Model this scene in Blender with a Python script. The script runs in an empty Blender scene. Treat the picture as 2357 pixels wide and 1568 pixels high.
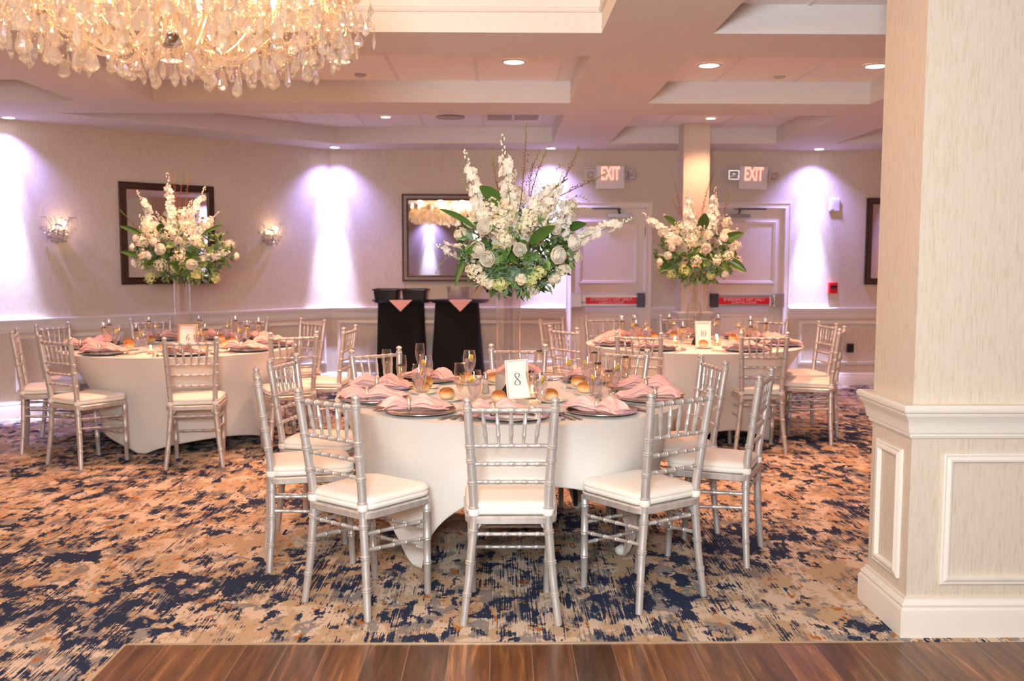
import bpy, bmesh, math, random
from mathutils import Vector, Matrix
from mathutils.geometry import delaunay_2d_cdt
PI = math.pi
sc = bpy.context.scene
C = sc.collection
rnd = random.Random(7)

# ------------------------------------------------------------------ materials
MATS = {}
def newmat(name):
    m = bpy.data.materials.new(name); m.use_nodes = True
    nt = m.node_tree; nt.nodes.clear()
    out = nt.nodes.new('ShaderNodeOutputMaterial')
    MATS[name] = m
    return m, nt, out
def nd(nt, typ, **kw):
    n = nt.nodes.new(typ)
    for k, v in kw.items():
        if k in n.inputs: n.inputs[k].default_value = v
        else: setattr(n, k, v)
    return n
def pbr(name, col, rough=.5, metal=0, **kw):
    m, nt, out = newmat(name)
    p = nt.nodes.new('ShaderNodeBsdfPrincipled')
    p.inputs['Base Color'].default_value = (*col, 1)
    p.inputs['Roughness'].default_value = rough
    p.inputs['Metallic'].default_value = metal
    for k, v in kw.items(): p.inputs[k.replace('_', ' ')].default_value = v
    nt.links.new(p.outputs[0], out.inputs[0])
    m['p'] = p.name
    return m
def L(nt, a, b): nt.links.new(a, b)
def objco(nt): return nt.nodes.new('ShaderNodeTexCoord').outputs['Object']
def worldpos(nt): return nt.nodes.new('ShaderNodeNewGeometry').outputs['Position']
def mapping(nt, vec, scale=(1,1,1), loc=(0,0,0), rot=(0,0,0)):
    n = nt.nodes.new('ShaderNodeMapping'); n.inputs['Scale'].default_value = scale
    n.inputs['Location'].default_value = loc; n.inputs['Rotation'].default_value = rot
    L(nt, vec, n.inputs['Vector']); return n.outputs[0]
def noise(nt, vec, scale=1, detail=3, rough=.5, dist=0):
    n = nd(nt, 'ShaderNodeTexNoise'); n.inputs['Scale'].default_value = scale
    n.inputs['Detail'].default_value = detail; n.inputs['Roughness'].default_value = rough
    n.inputs['Distortion'].default_value = dist
    L(nt, vec, n.inputs['Vector']); return n.outputs[0]
def math_(nt, op, a, b=None):
    n = nt.nodes.new('ShaderNodeMath'); n.operation = op
    for i, v in enumerate((a, b)):
        if v is None: continue
        if isinstance(v, (int, float)): n.inputs[i].default_value = v
        else: L(nt, v, n.inputs[i])
    return n.outputs[0]
def ramp(nt, fac, stops):
    n = nt.nodes.new('ShaderNodeValToRGB'); e = n.color_ramp.elements
    while len(e) < len(stops): e.new(.5)
    for i, (p, c) in enumerate(stops):
        e[i].position = p; e[i].color = (*c, 1) if len(c) == 3 else c
    L(nt, fac, n.inputs[0]); return n.outputs[0]
def step(nt, fac, a, b):
    n = nt.nodes.new('ShaderNodeMapRange'); n.inputs['From Min'].default_value = a
    n.inputs['From Max'].default_value = b; L(nt, fac, n.inputs[0]); return n.outputs[0]
def mix(nt, fac, a, b):
    n = nt.nodes.new('ShaderNodeMix'); n.data_type = 'RGBA'
    if isinstance(fac, (int, float)): n.inputs[0].default_value = fac
    else: L(nt, fac, n.inputs[0])
    for i, v in ((6, a), (7, b)):
        if isinstance(v, tuple): n.inputs[i].default_value = (*v, 1)
        else: L(nt, v, n.inputs[i])
    return n.outputs[2]
def bump(nt, h, strength=.2, dist=.01):
    n = nt.nodes.new('ShaderNodeBump'); n.inputs['Strength'].default_value = strength
    n.inputs['Distance'].default_value = dist; L(nt, h, n.inputs['Height']); return n.outputs[0]
def finish(m, col=None, nrm=None):
    nt = m.node_tree; p = nt.nodes[m['p']]
    if col is not None: L(nt, col, p.inputs['Base Color'])
    if nrm is not None: L(nt, nrm, p.inputs['Normal'])
    return m

# wallpaper: vertical flecked weave
m = pbr('wallpaper', (.75,.7,.62), .75); nt = m.node_tree
w = worldpos(nt)
a = noise(nt, mapping(nt, w, (110,110,13)), 1, 3, .6)
b = noise(nt, mapping(nt, w, (260,260,16)), 1, 2, .5)
f = math_(nt, 'ADD', math_(nt, 'MULTIPLY', a, .65), math_(nt, 'MULTIPLY', b, .35))
finish(m, ramp(nt, f, [(.40,(.69,.605,.505)), (.54,(.66,.57,.465)), (.66,(.58,.485,.375))]), bump(nt, f, .25, .003))
# soffit wallpaper-ish fabric
m = pbr('soffit_paint', (.78,.73,.68), .7); nt = m.node_tree
w = worldpos(nt); f = noise(nt, mapping(nt, w, (120,120,120)), 1, 2)
finish(m, ramp(nt, f, [(.35,(.76,.73,.71)), (.65,(.71,.68,.655))]), bump(nt, f, .1, .002))
pbr('white_trim', (.80,.75,.68), .42)
pbr('ceiling_tile', (.80,.78,.77), .9)
m = MATS['ceiling_tile']; nt = m.node_tree
f = noise(nt, mapping(nt, worldpos(nt), (150,150,150)), 1, 3, .7)
finish(m, ramp(nt, f, [(.4,(.94,.94,.97)), (.7,(.84,.84,.87))]))
pbr('tile_bar', (.80,.78,.77), .45)
pbr('door_paint', (.86,.76,.69), .42)
pbr('mirror_glass', (.93,.92,.92), .015, 1)
m = pbr('dark_wood', (.035,.014,.008), .3); nt = m.node_tree
f = noise(nt, mapping(nt, objco(nt), (60,60,60)), 1, 3)
finish(m, ramp(nt, f, [(.3,(.028,.010,.006)), (.7,(.075,.030,.014))]))
m = pbr('brown_wood', (.12,.05,.025), .35); nt = m.node_tree
f = noise(nt, mapping(nt, objco(nt), (60,60,60)), 1, 3)
finish(m, ramp(nt, f, [(.3,(.09,.038,.02)), (.7,(.17,.075,.04))]))

# carpet
m = pbr('carpet', (.6,.5,.4), .95, 0, Specular_IOR_Level=.15); nt = m.node_tree
w = worldpos(nt)
def N(sx, sy, lx, ly, det=5, rough=.62, dist=.3): return noise(nt, mapping(nt, w, (sx,sy,1), (lx,ly,0)), 1, det, rough, dist)
def C0(x, k): return math_(nt, 'MULTIPLY', math_(nt, 'SUBTRACT', x, .5), k)
def A_(*v):
    r_ = v[0]
    for q in v[1:]: r_ = math_(nt, 'ADD', r_, q)
    return r_
stripe = N(150, 3.2, 0, 0, 2, .5, 0); stripe2 = N(120, 4.5, 9, 4, 2, .5, 0)
zone = N(1.5, 1.1, 31, 7, 2, .5, 0); mask = step(nt, N(3.2, 2.2, 17, 3, 2, .5, 0), .36, .62)
s1 = math_(nt, 'MULTIPLY', C0(stripe, 1.0), mask); s2 = math_(nt, 'MULTIPLY', C0(stripe2, 1.0), mask)
navy = step(nt, A_(N(11, 6.6, 3, 1, 8, .68), math_(nt, 'MULTIPLY', s1, .58), C0(zone, .42)), .528, .545)
grey = step(nt, A_(N(9.5, 6, 13, 7, 7, .64), math_(nt, 'MULTIPLY', s2, .5), C0(zone, .3)), .525, .555)
rust = step(nt, A_(N(15, 9, 23, 5, 5, .62), math_(nt, 'MULTIPLY', s2, .25)), .615, .632)
tan = step(nt, A_(N(6, 4, 41, 9, 6, .6), math_(nt, 'MULTIPLY', s2, .3)), .47, .51)
pile = noise(nt, mapping(nt, w, (420,420,1)), 1, 2, .7)
col = mix(nt, tan, (.70,.575,.45), (.53,.385,.25))
col = mix(nt, math_(nt, 'MULTIPLY', grey, .75), col, (.17,.18,.205))
col = mix(nt, rust, col, (.45,.17,.045))
col = mix(nt, navy, col, (.020,.034,.080))
col = mix(nt, math_(nt, 'MULTIPLY', step(nt, pile, .35, .75), .16), col, (.1,.08,.07))
finish(m, col, bump(nt, pile, .5, .006))

# wood floor: planks along Y
m = pbr('wood_floor', (.3,.12,.05), .28); nt = m.node_tree
w = worldpos(nt)
sep = nt.nodes.new('ShaderNodeSeparateXYZ'); L(nt, w, sep.inputs[0])
cmb = nt.nodes.new('ShaderNodeCombineXYZ'); L(nt, sep.outputs[1], cmb.inputs[0]); L(nt, sep.outputs[0], cmb.inputs[1])
br = nt.nodes.new('ShaderNodeTexBrick'); L(nt, mapping(nt, cmb.outputs[0], (1,1,1), (.31,.035,0)), br.inputs['Vector'])
br.inputs['Scale'].default_value = 1; br.inputs['Brick Width'].default_value = .62; br.inputs['Row Height'].default_value = .155
br.inputs['Mortar Size'].default_value = .0018; br.inputs['Mortar Smooth'].default_value = .2; br.offset = .37; br.offset_frequency = 1
br.inputs['Color1'].default_value = (0,0,0,1); br.inputs['Color2'].default_value = (1,1,1,1); br.inputs['Mortar'].default_value = (.5,.5,.5,1)
shift = nt.nodes.new('ShaderNodeCombineXYZ'); L(nt, math_(nt, 'MULTIPLY', br.outputs[0], 17), shift.inputs[0]); L(nt, math_(nt, 'MULTIPLY', br.outputs[0], 5), shift.inputs[1])
va = nt.nodes.new('ShaderNodeVectorMath'); L(nt, w, va.inputs[0]); L(nt, shift.outputs[0], va.inputs[1])
g = noise(nt, mapping(nt, va.outputs[0], (22,1.6,1)), 1, 5, .62, 1.2)
g2 = noise(nt, mapping(nt, va.outputs[0], (120,4,1)), 1, 3, .6)
gg = math_(nt, 'ADD', math_(nt, 'MULTIPLY', g, .8), math_(nt, 'MULTIPLY', g2, .2))
c1 = ramp(nt, gg, [(.30,(.050,.022,.011)), (.46,(.125,.056,.025)), (.57,(.19,.088,.040)), (.66,(.36,.18,.08))])
tone = mix(nt, br.outputs[0], (.50,.50,.52), (1.30,1.22,1.12))
mm = nt.nodes.new('ShaderNodeMix'); mm.data_type = 'RGBA'; mm.blend_type = 'MULTIPLY'; mm.inputs[0].default_value = 1
L(nt, c1, mm.inputs[6]); L(nt, tone, mm.inputs[7])
finish(m, mix(nt, br.outputs['Fac'], mm.outputs[2], (.26,.17,.11)))

# fabrics, metals
m = pbr('cloth_ivory', (.82,.79,.745), .85, 0, Sheen_Weight=.15); nt = m.node_tree
f = noise(nt, mapping(nt, objco(nt), (400,400,400)), 1, 2); finish(m, None, bump(nt, f, .12, .002))
m = pbr('cushion_ivory', (.86,.81,.74), .8, 0, Sheen_Weight=.1); nt = m.node_tree
f = noise(nt, mapping(nt, objco(nt), (9,9,9)), 1, 2); finish(m, None, bump(nt, f, .25, .02))
m = pbr('chair_silver', (.64,.61,.59), .42, .55); nt = m.node_tree
f = noise(nt, mapping(nt, objco(nt), (35,35,12)), 1, 3)
finish(m, ramp(nt, f, [(.35,(.66,.63,.61)), (.7,(.55,.52,.50))]))
m = pbr('napkin_pink', (.96,.54,.49), .85, 0, Sheen_Weight=.2); nt = m.node_tree
f = noise(nt, mapping(nt, objco(nt), (25,40,25)), 1, 3); finish(m, None, bump(nt, f, .5, .01))
pbr('ring_pearl', (.80,.70,.60), .28, .75)
pbr('charger_silver', (.74,.69,.68), .16, .93)
pbr('cutlery', (.62,.57,.55), .16, 1)
pbr('china', (.84,.80,.72), .25)
m = pbr('bread', (.8,.6,.35), .6); nt = m.node_tree
sep = nt.nodes.new('ShaderNodeSeparateXYZ'); L(nt, objco(nt), sep.inputs[0])
f = math_(nt, 'ADD', math_(nt, 'MULTIPLY', sep.outputs[2], 16), math_(nt, 'MULTIPLY', noise(nt, mapping(nt, objco(nt), (30,30,30)), 1, 3), .45))
finish(m, ramp(nt, f, [(.60,(.84,.66,.42)), (.80,(.74,.38,.11)), (1.0,(.42,.14,.03))]))
pbr('butter', (.85,.72,.40), .5)
pbr('black_cloth', (.006,.005,.006), .9)
pbr('black_plastic', (.012,.011,.014), .35)
pbr('navy_tray', (.025,.025,.04), .4)
pbr('white_plastic', (.80,.76,.74), .4)
pbr('red_plastic', (.75,.012,.02), .35)
pbr('red_label', (.72,.01,.025), .4)
pbr('label_text', (.9,.55,.55), .5)
pbr('grey_metal', (.42,.40,.42), .35, .8)
pbr('dark_metal', (.10,.09,.10), .4, .6)
pbr('bright_metal', (.75,.73,.74), .25, .9)
pbr('chrome', (.8,.8,.82), .08, 1)
pbr('paper_white', (.88,.85,.80), .6)
pbr('frame_white', (.86,.83,.78), .45)
pbr('frame_gold', (.55,.42,.28), .4, .4)
pbr('ink_brown', (.10,.04,.02), .6)
pbr('ink_green', (.02,.05,.03), .6)
def petalmat(name, col, k=.35):
    m, nt, out = newmat(name); d = nd(nt, 'ShaderNodeBsdfDiffuse'); t = nd(nt, 'ShaderNodeBsdfTranslucent'); d.inputs[0].default_value = (*col, 1); t.inputs[0].default_value = (*col, 1)
    x = nt.nodes.new('ShaderNodeMixShader'); x.inputs[0].default_value = k; L(nt, d.outputs[0], x.inputs[1]); L(nt, t.outputs[0], x.inputs[2]); L(nt, x.outputs[0], out.inputs[0])
petalmat('petal_white', (.96,.94,.86)); petalmat('petal_cream', (.95,.91,.74)); petalmat('petal_lime', (.78,.84,.42))
pbr('bud_white', (.88,.86,.76), .5)
pbr('leaf_dark', (.030,.075,.018), .38)
pbr('leaf_mid', (.085,.19,.045), .45)
pbr('leaf_light', (.24,.36,.10), .5)
pbr('leaf_sage', (.15,.24,.15), .55)
pbr('leaf_broad', (.055,.13,.022), .3)
pbr('twig_red', (.20,.06,.03), .6)
pbr('berry_brown', (.22,.09,.04), .5)
pbr('berry_green', (.28,.30,.06), .5)
pbr('blueberry', (.02,.012,.02), .35)
pbr('lemon', (1,.70,.12), .45)
pbr('wax', (.85,.62,.42), .5)
pbr('seam_thread', (.60,.565,.52), .9)
pbr('foam', (.55,.35,.2), .8)
pbr('vent_grey', (.50,.47,.47), .6)

def glassy(name, tint=(1,1,1), ior=1.45, boost=1.4, tr=(1,1,1)):
    m, nt, out = newmat(name)
    t = nd(nt, 'ShaderNodeBsdfTransparent'); t.inputs[0].default_value = (*tr, 1)
    g = nd(nt, 'ShaderNodeBsdfGlossy'); g.inputs['Roughness'].default_value = .02; g.inputs[0].default_value = (*tint, 1)
    fr = nd(nt, 'ShaderNodeLayerWeight'); fr.inputs[0].default_value = .5
    mx = nt.nodes.new('ShaderNodeMixShader')
    L(nt, math_(nt, 'ADD', math_(nt, 'MULTIPLY', math_(nt, 'POWER', fr.outputs['Facing'], 3), .70*boost/1.4), .045*boost), mx.inputs[0])
    L(nt, t.outputs[0], mx.inputs[1]); L(nt, g.outputs[0], mx.inputs[2]); L(nt, mx.outputs[0], out.inputs[0])
    return m
glassy('thin_glass', tr=(.985,.985,.99), boost=1.9)
glassy('clear_plastic', tr=(.90,.90,.93), boost=1.3)
def liquid(name, col, ior, k):
    m, nt, out = newmat(name)
    t = nd(nt, 'ShaderNodeBsdfTransparent'); t.inputs[0].default_value = (*col, 1)
    g = nd(nt, 'ShaderNodeBsdfGlass'); g.inputs['Roughness'].default_value = 0; g.inputs['IOR'].default_value = ior; g.inputs[0].default_value = (*col, 1)
    mx = nt.nodes.new('ShaderNodeMixShader'); mx.inputs[0].default_value = k
    L(nt, t.outputs[0], mx.inputs[1]); L(nt, g.outputs[0], mx.inputs[2]); L(nt, mx.outputs[0], out.inputs[0]); return m
liquid('water', (.99,.99,1), 1.33, .32)
liquid('champagne', (1,.93,.80), 1.34, .2)
liquid('ice', (.99,.99,1), 1.31, .4)
def crystal(name, col, k):
    m, nt, out = newmat(name)
    g = nd(nt, 'ShaderNodeBsdfGlass'); g.inputs['Roughness'].default_value = .01; g.inputs['IOR'].default_value = 1.55
    g.inputs[0].default_value = (*col, 1)
    t = nd(nt, 'ShaderNodeBsdfTransparent')
    d = nd(nt, 'ShaderNodeBsdfTranslucent'); d.inputs[0].default_value = (.95,.92,.88,1)
    d2 = nd(nt, 'ShaderNodeBsdfDiffuse'); d2.inputs[0].default_value = (.95,.92,.88,1)
    m0 = nt.nodes.new('ShaderNodeMixShader'); m0.inputs[0].default_value = .5; L(nt, d.outputs[0], m0.inputs[1]); L(nt, d2.outputs[0], m0.inputs[2])
    m1 = nt.nodes.new('ShaderNodeMixShader'); m1.inputs[0].default_value = .35; L(nt, g.outputs[0], m1.inputs[1]); L(nt, t.outputs[0], m1.inputs[2])
    m2 = nt.nodes.new('ShaderNodeMixShader'); m2.inputs[0].default_value = k; L(nt, m1.outputs[0], m2.inputs[1]); L(nt, m0.outputs[0], m2.inputs[2])
    L(nt, m2.outputs[0], out.inputs[0]); return m
crystal('crystal', (1,.98,.94), .14)
crystal('crystal_bead', (1,.92,.80), .34)
crystal('glass_arm', (1,.94,.86), .14)
crystal('crackle_glass', (1,.97,.95), .35)
def emit(name, col, s):
    m, nt, out = newmat(name)
    e = nd(nt, 'ShaderNodeEmission'); e.inputs[0].default_value = (*col, 1); e.inputs[1].default_value = s
    L(nt, e.outputs[0], out.inputs[0]); return m
emit('bulb_glow', (1,.62,.28), 22)
emit('can_glow', (1,.80,.5), 9)
emit('washer_glow', (.80,.78,1), 14)
emit('exit_glow', (1,.28,.20), 2.1)
emit('flame', (1,.66,.25), 14)

# ------------------------------------------------------------------ mesh builder
class MB:
    def __init__(s): s.v = []; s.f = []; s.mi = []; s.cur = 0
    def add(s, vs, fs, M=None):
        o = len(s.v)
        for p in vs:
            p = Vector(p)
            if M is not None: p = M @ p
            s.v.append(p)
        for f in fs: s.f.append([i + o for i in f]); s.mi.append(s.cur)
    def box(s, x0, x1, y0, y1, z0, z1, M=None):
        s.add([(x0,y0,z0),(x1,y0,z0),(x1,y1,z0),(x0,y1,z0),(x0,y0,z1),(x1,y0,z1),(x1,y1,z1),(x0,y1,z1)],
              [(0,3,2,1),(4,5,6,7),(0,1,5,4),(1,2,6,5),(2,3,7,6),(3,0,4,7)], M)
    def rings(s, rings, cap=True, closed=False, M=None):
        n = len(rings[0]); vs = [p for r in rings for p in r]; fs = []
        R = len(rings)
        for i in range(R if closed else R - 1):
            a, b = i * n, ((i + 1) % R) * n
            for j in range(n):
                k = (j + 1) % n
                fs.append((a + j, a + k, b + k, b + j))
        if cap and not closed:
            fs.append(tuple(range(n - 1, -1, -1))); fs.append(tuple((R - 1) * n + j for j in range(n)))
        s.add(vs, fs, M)
    def lathe(s, prof, n=16, M=None, cap=True):
        s.rings([[(r * math.cos(2*PI*j/n), r * math.sin(2*PI*j/n), z) for j in range(n)] for r, z in prof], cap, False, M)
    def seg(s, p0, p1, prof, n=8):
        """lathe along p0->p1; prof = [(t 0..1, radius)]"""
        p0 = Vector(p0); p1 = Vector(p1); d = p1 - p0; l = d.length
        q = d.to_track_quat('Z', 'Y').to_matrix().to_4x4(); M = Matrix.Translation(p0) @ q
        s.lathe([(r, t * l) for t, r in prof], n, M)
    def tube(s, pts, r, n=8, cap=True, closed=False):
        pts = [Vector(p) for p in pts]; rs = r if isinstance(r, (list, tuple)) else [r] * len(pts)
        rings = []; N = len(pts); up = None
        for i, p in enumerate(pts):
            if closed: t = pts[(i+1) % N] - pts[i-1]
            else: t = pts[min(i+1, N-1)] - pts[max(i-1, 0)]
            t.normalize()
            if up is None:
                up = Vector((0,0,1)) if abs(t.z) < .9 else Vector((1,0,0))
            u = (up - t * up.dot(t)); u.normalize(); up = u; w = t.cross(u)
            rings.append([p + (u * math.cos(2*PI*j/n) + w * math.sin(2*PI*j/n)) * rs[i] for j in range(n)])
        s.rings(rings, cap, closed)
    def ell(s, c, rx, ry, rz, n=12, m=8, M=None):
        c = Vector(c); prof = [(math.sin(PI*i/m), -math.cos(PI*i/m)) for i in range(m+1)]
        prof[0] = (.02, -1); prof[-1] = (.02, 1)
        s.rings([[(c.x + rx*r*math.cos(2*PI*j/n), c.y + ry*r*math.sin(2*PI*j/n), c.z + rz*z) for j in range(n)] for r, z in prof], True, False, M)
    def sweep(s, pts, prof, O=(0,0,0), e1=(1,0,0), e2=(0,1,0), n=(0,0,1), closed=False):
        """profile (offset to the left of the path, height) swept along 2D pts with mitred corners"""
        O, e1, e2, n = Vector(O), Vector(e1), Vector(e2), Vector(n)
        P = [Vector(p) for p in pts]; N = len(P); rings = []
        for i in range(N):
            a = (P[i] - P[i-1]).normalized() if (closed or i > 0) else None
            b = (P[(i+1) % N] - P[i]).normalized() if (closed or i < N-1) else None
            if a is None: a = b
            if b is None: b = a
            na, nb = Vector((-a.y, a.x)), Vector((-b.y, b.x)); m = (na + nb); m.normalize(); m = m / max(.2, m.dot(na))
            rings.append([O + e1*(P[i].x + m.x*o) + e2*(P[i].y + m.y*o) + n*h for o, h in prof])
        s.rings(rings, True, closed)
    def poly(s, pts, z0, z1, M=None):
        n = len(pts)
        s.add([(x,y,z0) for x,y in pts] + [(x,y,z1) for x,y in pts],
              [tuple(range(n-1,-1,-1)), tuple(range(n,2*n))] + [(i,(i+1)%n,n+(i+1)%n,n+i) for i in range(n)], M)
    def build(s, name, mat, parent=None, smooth=None, loc=None):
        me = bpy.data.meshes.new(name); me.from_pydata([tuple(v) for v in s.v], [], s.f)
        mats = mat if isinstance(mat, (list, tuple)) else [mat]
        for k in mats: me.materials.append(MATS[k])
        if len(mats) > 1: me.polygons.foreach_set('material_index', s.mi)
        bm = bmesh.new(); bm.from_mesh(me); bmesh.ops.recalc_face_normals(bm, faces=bm.faces[:]); bm.to_mesh(me); bm.free()
        if smooth:
            me.polygons.foreach_set('use_smooth', [True] * len(me.polygons)); me.set_sharp_from_angle(angle=math.radians(smooth))
        o = bpy.data.objects.new(name, me); C.objects.link(o)
        if parent is not None: o.parent = parent
        if loc is not None: o.location = loc
        return o
def tag(o, label=None, cat=None, group=None, kind=None):
    if label: o['label'] = label
    if cat: o['category'] = cat
    if group: o['group'] = group
    if kind: o['kind'] = kind
    return o
def empty(name, loc, rz=0, **kw):
    o = bpy.data.objects.new(name, None); C.objects.link(o); o.location = loc; o.rotation_euler = (0,0,rz); o.empty_display_size = .05
    return tag(o, **kw)
def dup(o, parent=None):
    c = o.copy(); C.objects.link(c)
    if parent is not None: c.parent = parent
    for ch in list(o.children): dup(ch, c)
    return c
_used = set()
def inst(proto, loc, rot=(0,0,0), label=None, cat=None, group=None, scale=None):
    """the first call places the prototype itself, later calls place copies of it"""
    if proto.name in _used: o = dup(proto)
    else: o = proto; _used.add(proto.name)
    o.location = loc; o.rotation_euler = rot if isinstance(rot, tuple) else (0,0,rot)
    if scale: o.scale = scale
    return tag(o, label, cat, group)
def RZ(a): return Matrix.Rotation(a, 4, 'Z')
def T(x, y, z): return Matrix.Translation((x, y, z))
# lamp and added fill strengths
CHAND = 12; FRONT_E = 184; TOPF_E = 45; ROOM_FILL_E = 85; CAN_E = 168; EXPO = 0.17
WASH_CORE, WASH_HALO = 950, 110
# ------------------------------------------------------------------ room shell
S = 2.72; W = 11.13

P0 = Vector((-1.96, W)); DW = Vector((-.735, -.678)).normalized(); NW = Vector((-DW.y, DW.x)) * -1
if NW.dot(Vector((1, -1))) < 0: NW = -NW          # into the room
xl = -5.6; sL = (xl - P0.x) / DW.x; PL = P0 + DW * sL
XR = 6.5; YB = -6.0
def st(o): return tag(o, kind='structure')
# floor: carpet with the wooden dance floor let in
mb = MB(); mb.box(xl-.2, -1.428, YB-.2, W+.2, -.12, 0); mb.box(-1.428, XR+.2, 3.56, W+.2, -.12, 0)
st(mb.build('floor', 'carpet'))
mb = MB(); mb.box(-1.428, XR+.2, YB-.2, 3.56, -.12, -.001); st(mb.build('floor_wood', 'wood_floor'))
mb = MB(); mb.box(-1.432, 1.56, 3.556, 3.566, -.02, .003); mb.box(-1.434, -1.424, YB, 3.566, -.02, .003); st(mb.build('trim_1', 'frame_gold'))
# walls
D1 = (.83, 1.69); D2 = (2.44, 3.30); DH = 2.06
mb = MB()
for a, b in ((P0.x-.1, D1[0]), (D1[1], D2[0]), (D2[1], XR)): mb.box(a, b, W, W+.15, 0, S+.7)
mb.box(D1[0], D1[1], W, W+.15, DH, S+.7); mb.box(D2[0], D2[1], W, W+.15, DH, S+.7)
st(mb.build('wall_back', 'wallpaper'))
ang = math.atan2(DW.y, DW.x)
ML = Matrix.Translation((P0.x, P0.y, 0)) @ RZ(ang)     # local x runs along the slanting wall away from the corner
sgn = -1 if (RZ(-ang) @ Vector((NW.x, NW.y, 0))).y > 0 else 1
mb = MB(); mb.box(0, sL+.1, min(0, sgn*.15), max(0, sgn*.15), 0, S+.7, ML); st(mb.build('wall_slant', 'wallpaper'))
mb = MB(); mb.box(xl-.15, xl, YB, PL.y, 0, S+.7); st(mb.build('wall_left', 'wallpaper'))
mb = MB(); mb.box(XR, XR+.15, YB, W+.15, 0, S+.7); st(mb.build('wall_right', 'wallpaper'))
mb = MB(); mb.box(xl, XR, YB-.15, YB, 0, S+.7); st(mb.build('wall_front', 'wallpaper'))
# wall pier at the right of the picture
PX, PY0, PY1 = 1.593, 3.63, 4.02
mb = MB(); mb.box(PX, 4.6, PY0, PY1, 0, S+.05); st(mb.build('wall_pier', 'wallpaper'))
BASE = [(0,0),(.030,0),(.030,.105),(.027,.112),(.022,.118),(.024,.128),(.016,.140),(.010,.146),(.010,.155),(0,.155)]
RAIL = [(0,.785),(.010,.785),(.014,.795),(.012,.802),(.020,.806),(.022,.818),(.024,.835),(.030,.858),(.040,.872),(.044,.880),(.044,.886),(.052,.892),(.055,.902),(.053,.912),(.046,.918),(0,.918)]
PAN = [(0,0),(0,.010),(.006,.014),(.012,.012),(.024,.019),(.032,.017),(.036,.006),(.036,0)]
def profiles(path, name_b, name_r, mat='white_trim'):
    mb = MB(); mb.sweep(path, BASE); st(mb.build(name_b, mat, smooth=35))
    mb = MB(); mb.sweep(path, RAIL); st(mb.build(name_r, mat, smooth=35))
def panel(mb, O, e1, n, u0, u1, z0, z1):
    mb.sweep([(u0,z0),(u0,z1),(u1,z1),(u1,z0)][::-1], PAN, O, e1, (0,0,1), n, True)
profiles([(4.6,PY0),(PX,PY0),(PX,PY1),(4.6,PY1)], 'baseboard_pier', 'trim_2')
mb = MB()
panel(mb, (0,PY0,0), (1,0,0), (0,-1,0), PX+.125, 3.6, .205, .725)
panel(mb, (PX,0,0), (0,1,0), (-1,0,0), PY0+.07, PY1-.07, .205, .725)
st(mb.build('trim_3', 'white_trim', smooth=35))
# back wall trim, in the stretches between the doors (path direction keeps the room on its left)
CAS = .067
segs = [[(D1[0]-CAS, W), (P0.x, W), tuple(PL), (xl, YB)], [(D2[0]-CAS, W), (D1[1]+CAS, W)], [(XR, YB), (XR, W), (D2[1]+CAS, W)]]
for i, p in enumerate(segs): profiles(p, ('baseboard_back','baseboard_middle','baseboard_right')[i], 'trim_%d' % (4+i))
mb = MB()
O = (0, W, 0)
for a, b in ((P0.x+.07, -.72), (-.60, .68), (1.84, 2.30), (3.50, 4.62), (4.80, 5.9)): panel(mb, O, (1,0,0), (0,-1,0), a, b, .245, .758)
Ow = (P0.x, P0.y, 0)
for a, b in ((.08,1.05),(1.25,2.25),(2.42,3.42),(3.62,4.75)): panel(mb, Ow, (DW.x,DW.y,0), (NW.x,NW.y,0), a, b, .245, .758)
st(mb.build('trim_7', 'white_trim', smooth=35))

# ceiling soffit with its coffers
outline = [(xl-.1,YB-.1),(XR+.1,YB-.1),(XR+.1,W+.1),(P0.x,W+.1),(xl-.1,PL.y+.06)]
coff = []
def rect(a,b,c,d): return [(a,c),(b,c),(b,d),(a,d)]
coff.append((rect(-2.775,.562,1.36,5.41), 3.30, 'deep'))
coff.append((rect(-2.775,.562,6.02,7.79), 2.893, 'tile'))
coff.append(([(-3.83,8.42),(.562,8.42),(.562,10.42),(-1.78,10.55)], 2.893, 'tile'))
coff.append((rect(1.18,2.977,4.16,5.41), 2.88, 'tile'))
coff.append((rect(1.18,2.977,6.02,7.79), 2.893, 'tile'))
coff.append((rect(1.18,2.977,8.42,10.42), 2.893, 'tile'))
coff.append((rect(3.62,5.6,8.42,10.42), 2.893, 'tile'))
coff.append((rect(3.62,5.6,6.02,7.79), 2.893, 'tile'))
coff.append((rect(-5.2,-3.385,6.88,7.79), 2.893, 'tile'))
vs = []; es = []
def addloop(pts):
    o = len(vs); vs.extend(Vector(p) for p in pts); n = len(pts); es.extend((o+i, o+(i+1) % n) for i in range(n))
addloop(outline)
for p, z, k in coff: addloop(p)
r = delaunay_2d_cdt(vs, es, [], 1, 1e-5)
def inside(pt, poly):
    x, y = pt; c = False; n = len(poly)
    for i in range(n):
        (x1,y1),(x2,y2) = poly[i], poly[i-1]
        if (y1 > y) != (y2 > y) and x < (x2-x1)*(y-y1)/(y2-y1)+x1: c = not c
    return c
mb = MB(); keep = []
for f in r[2]:
    cx = sum(r[0][i].x for i in f)/len(f); cy = sum(r[0][i].y for i in f)/len(f)
    if inside((cx,cy), outline) and not any(inside((cx,cy), p) for p, z, k in coff): keep.append(f)
mb.add([(v.x,v.y,S) for v in r[0]], keep)
for p, z, k in coff:      # the coffer sides, with the thickness of the dropped soffit
    n = len(p); zt = z if k == 'tile' else 2.83
    for i in range(n):
        a, b = p[i], p[(i+1) % n]; mb.add([(a[0],a[1],S),(b[0],b[1],S),(b[0],b[1],zt+.3),(a[0],a[1],zt+.3)], [(0,1,2,3)])
st(mb.build('ceiling', 'soffit_paint'))
mb = MB(); tb = MB()
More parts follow.
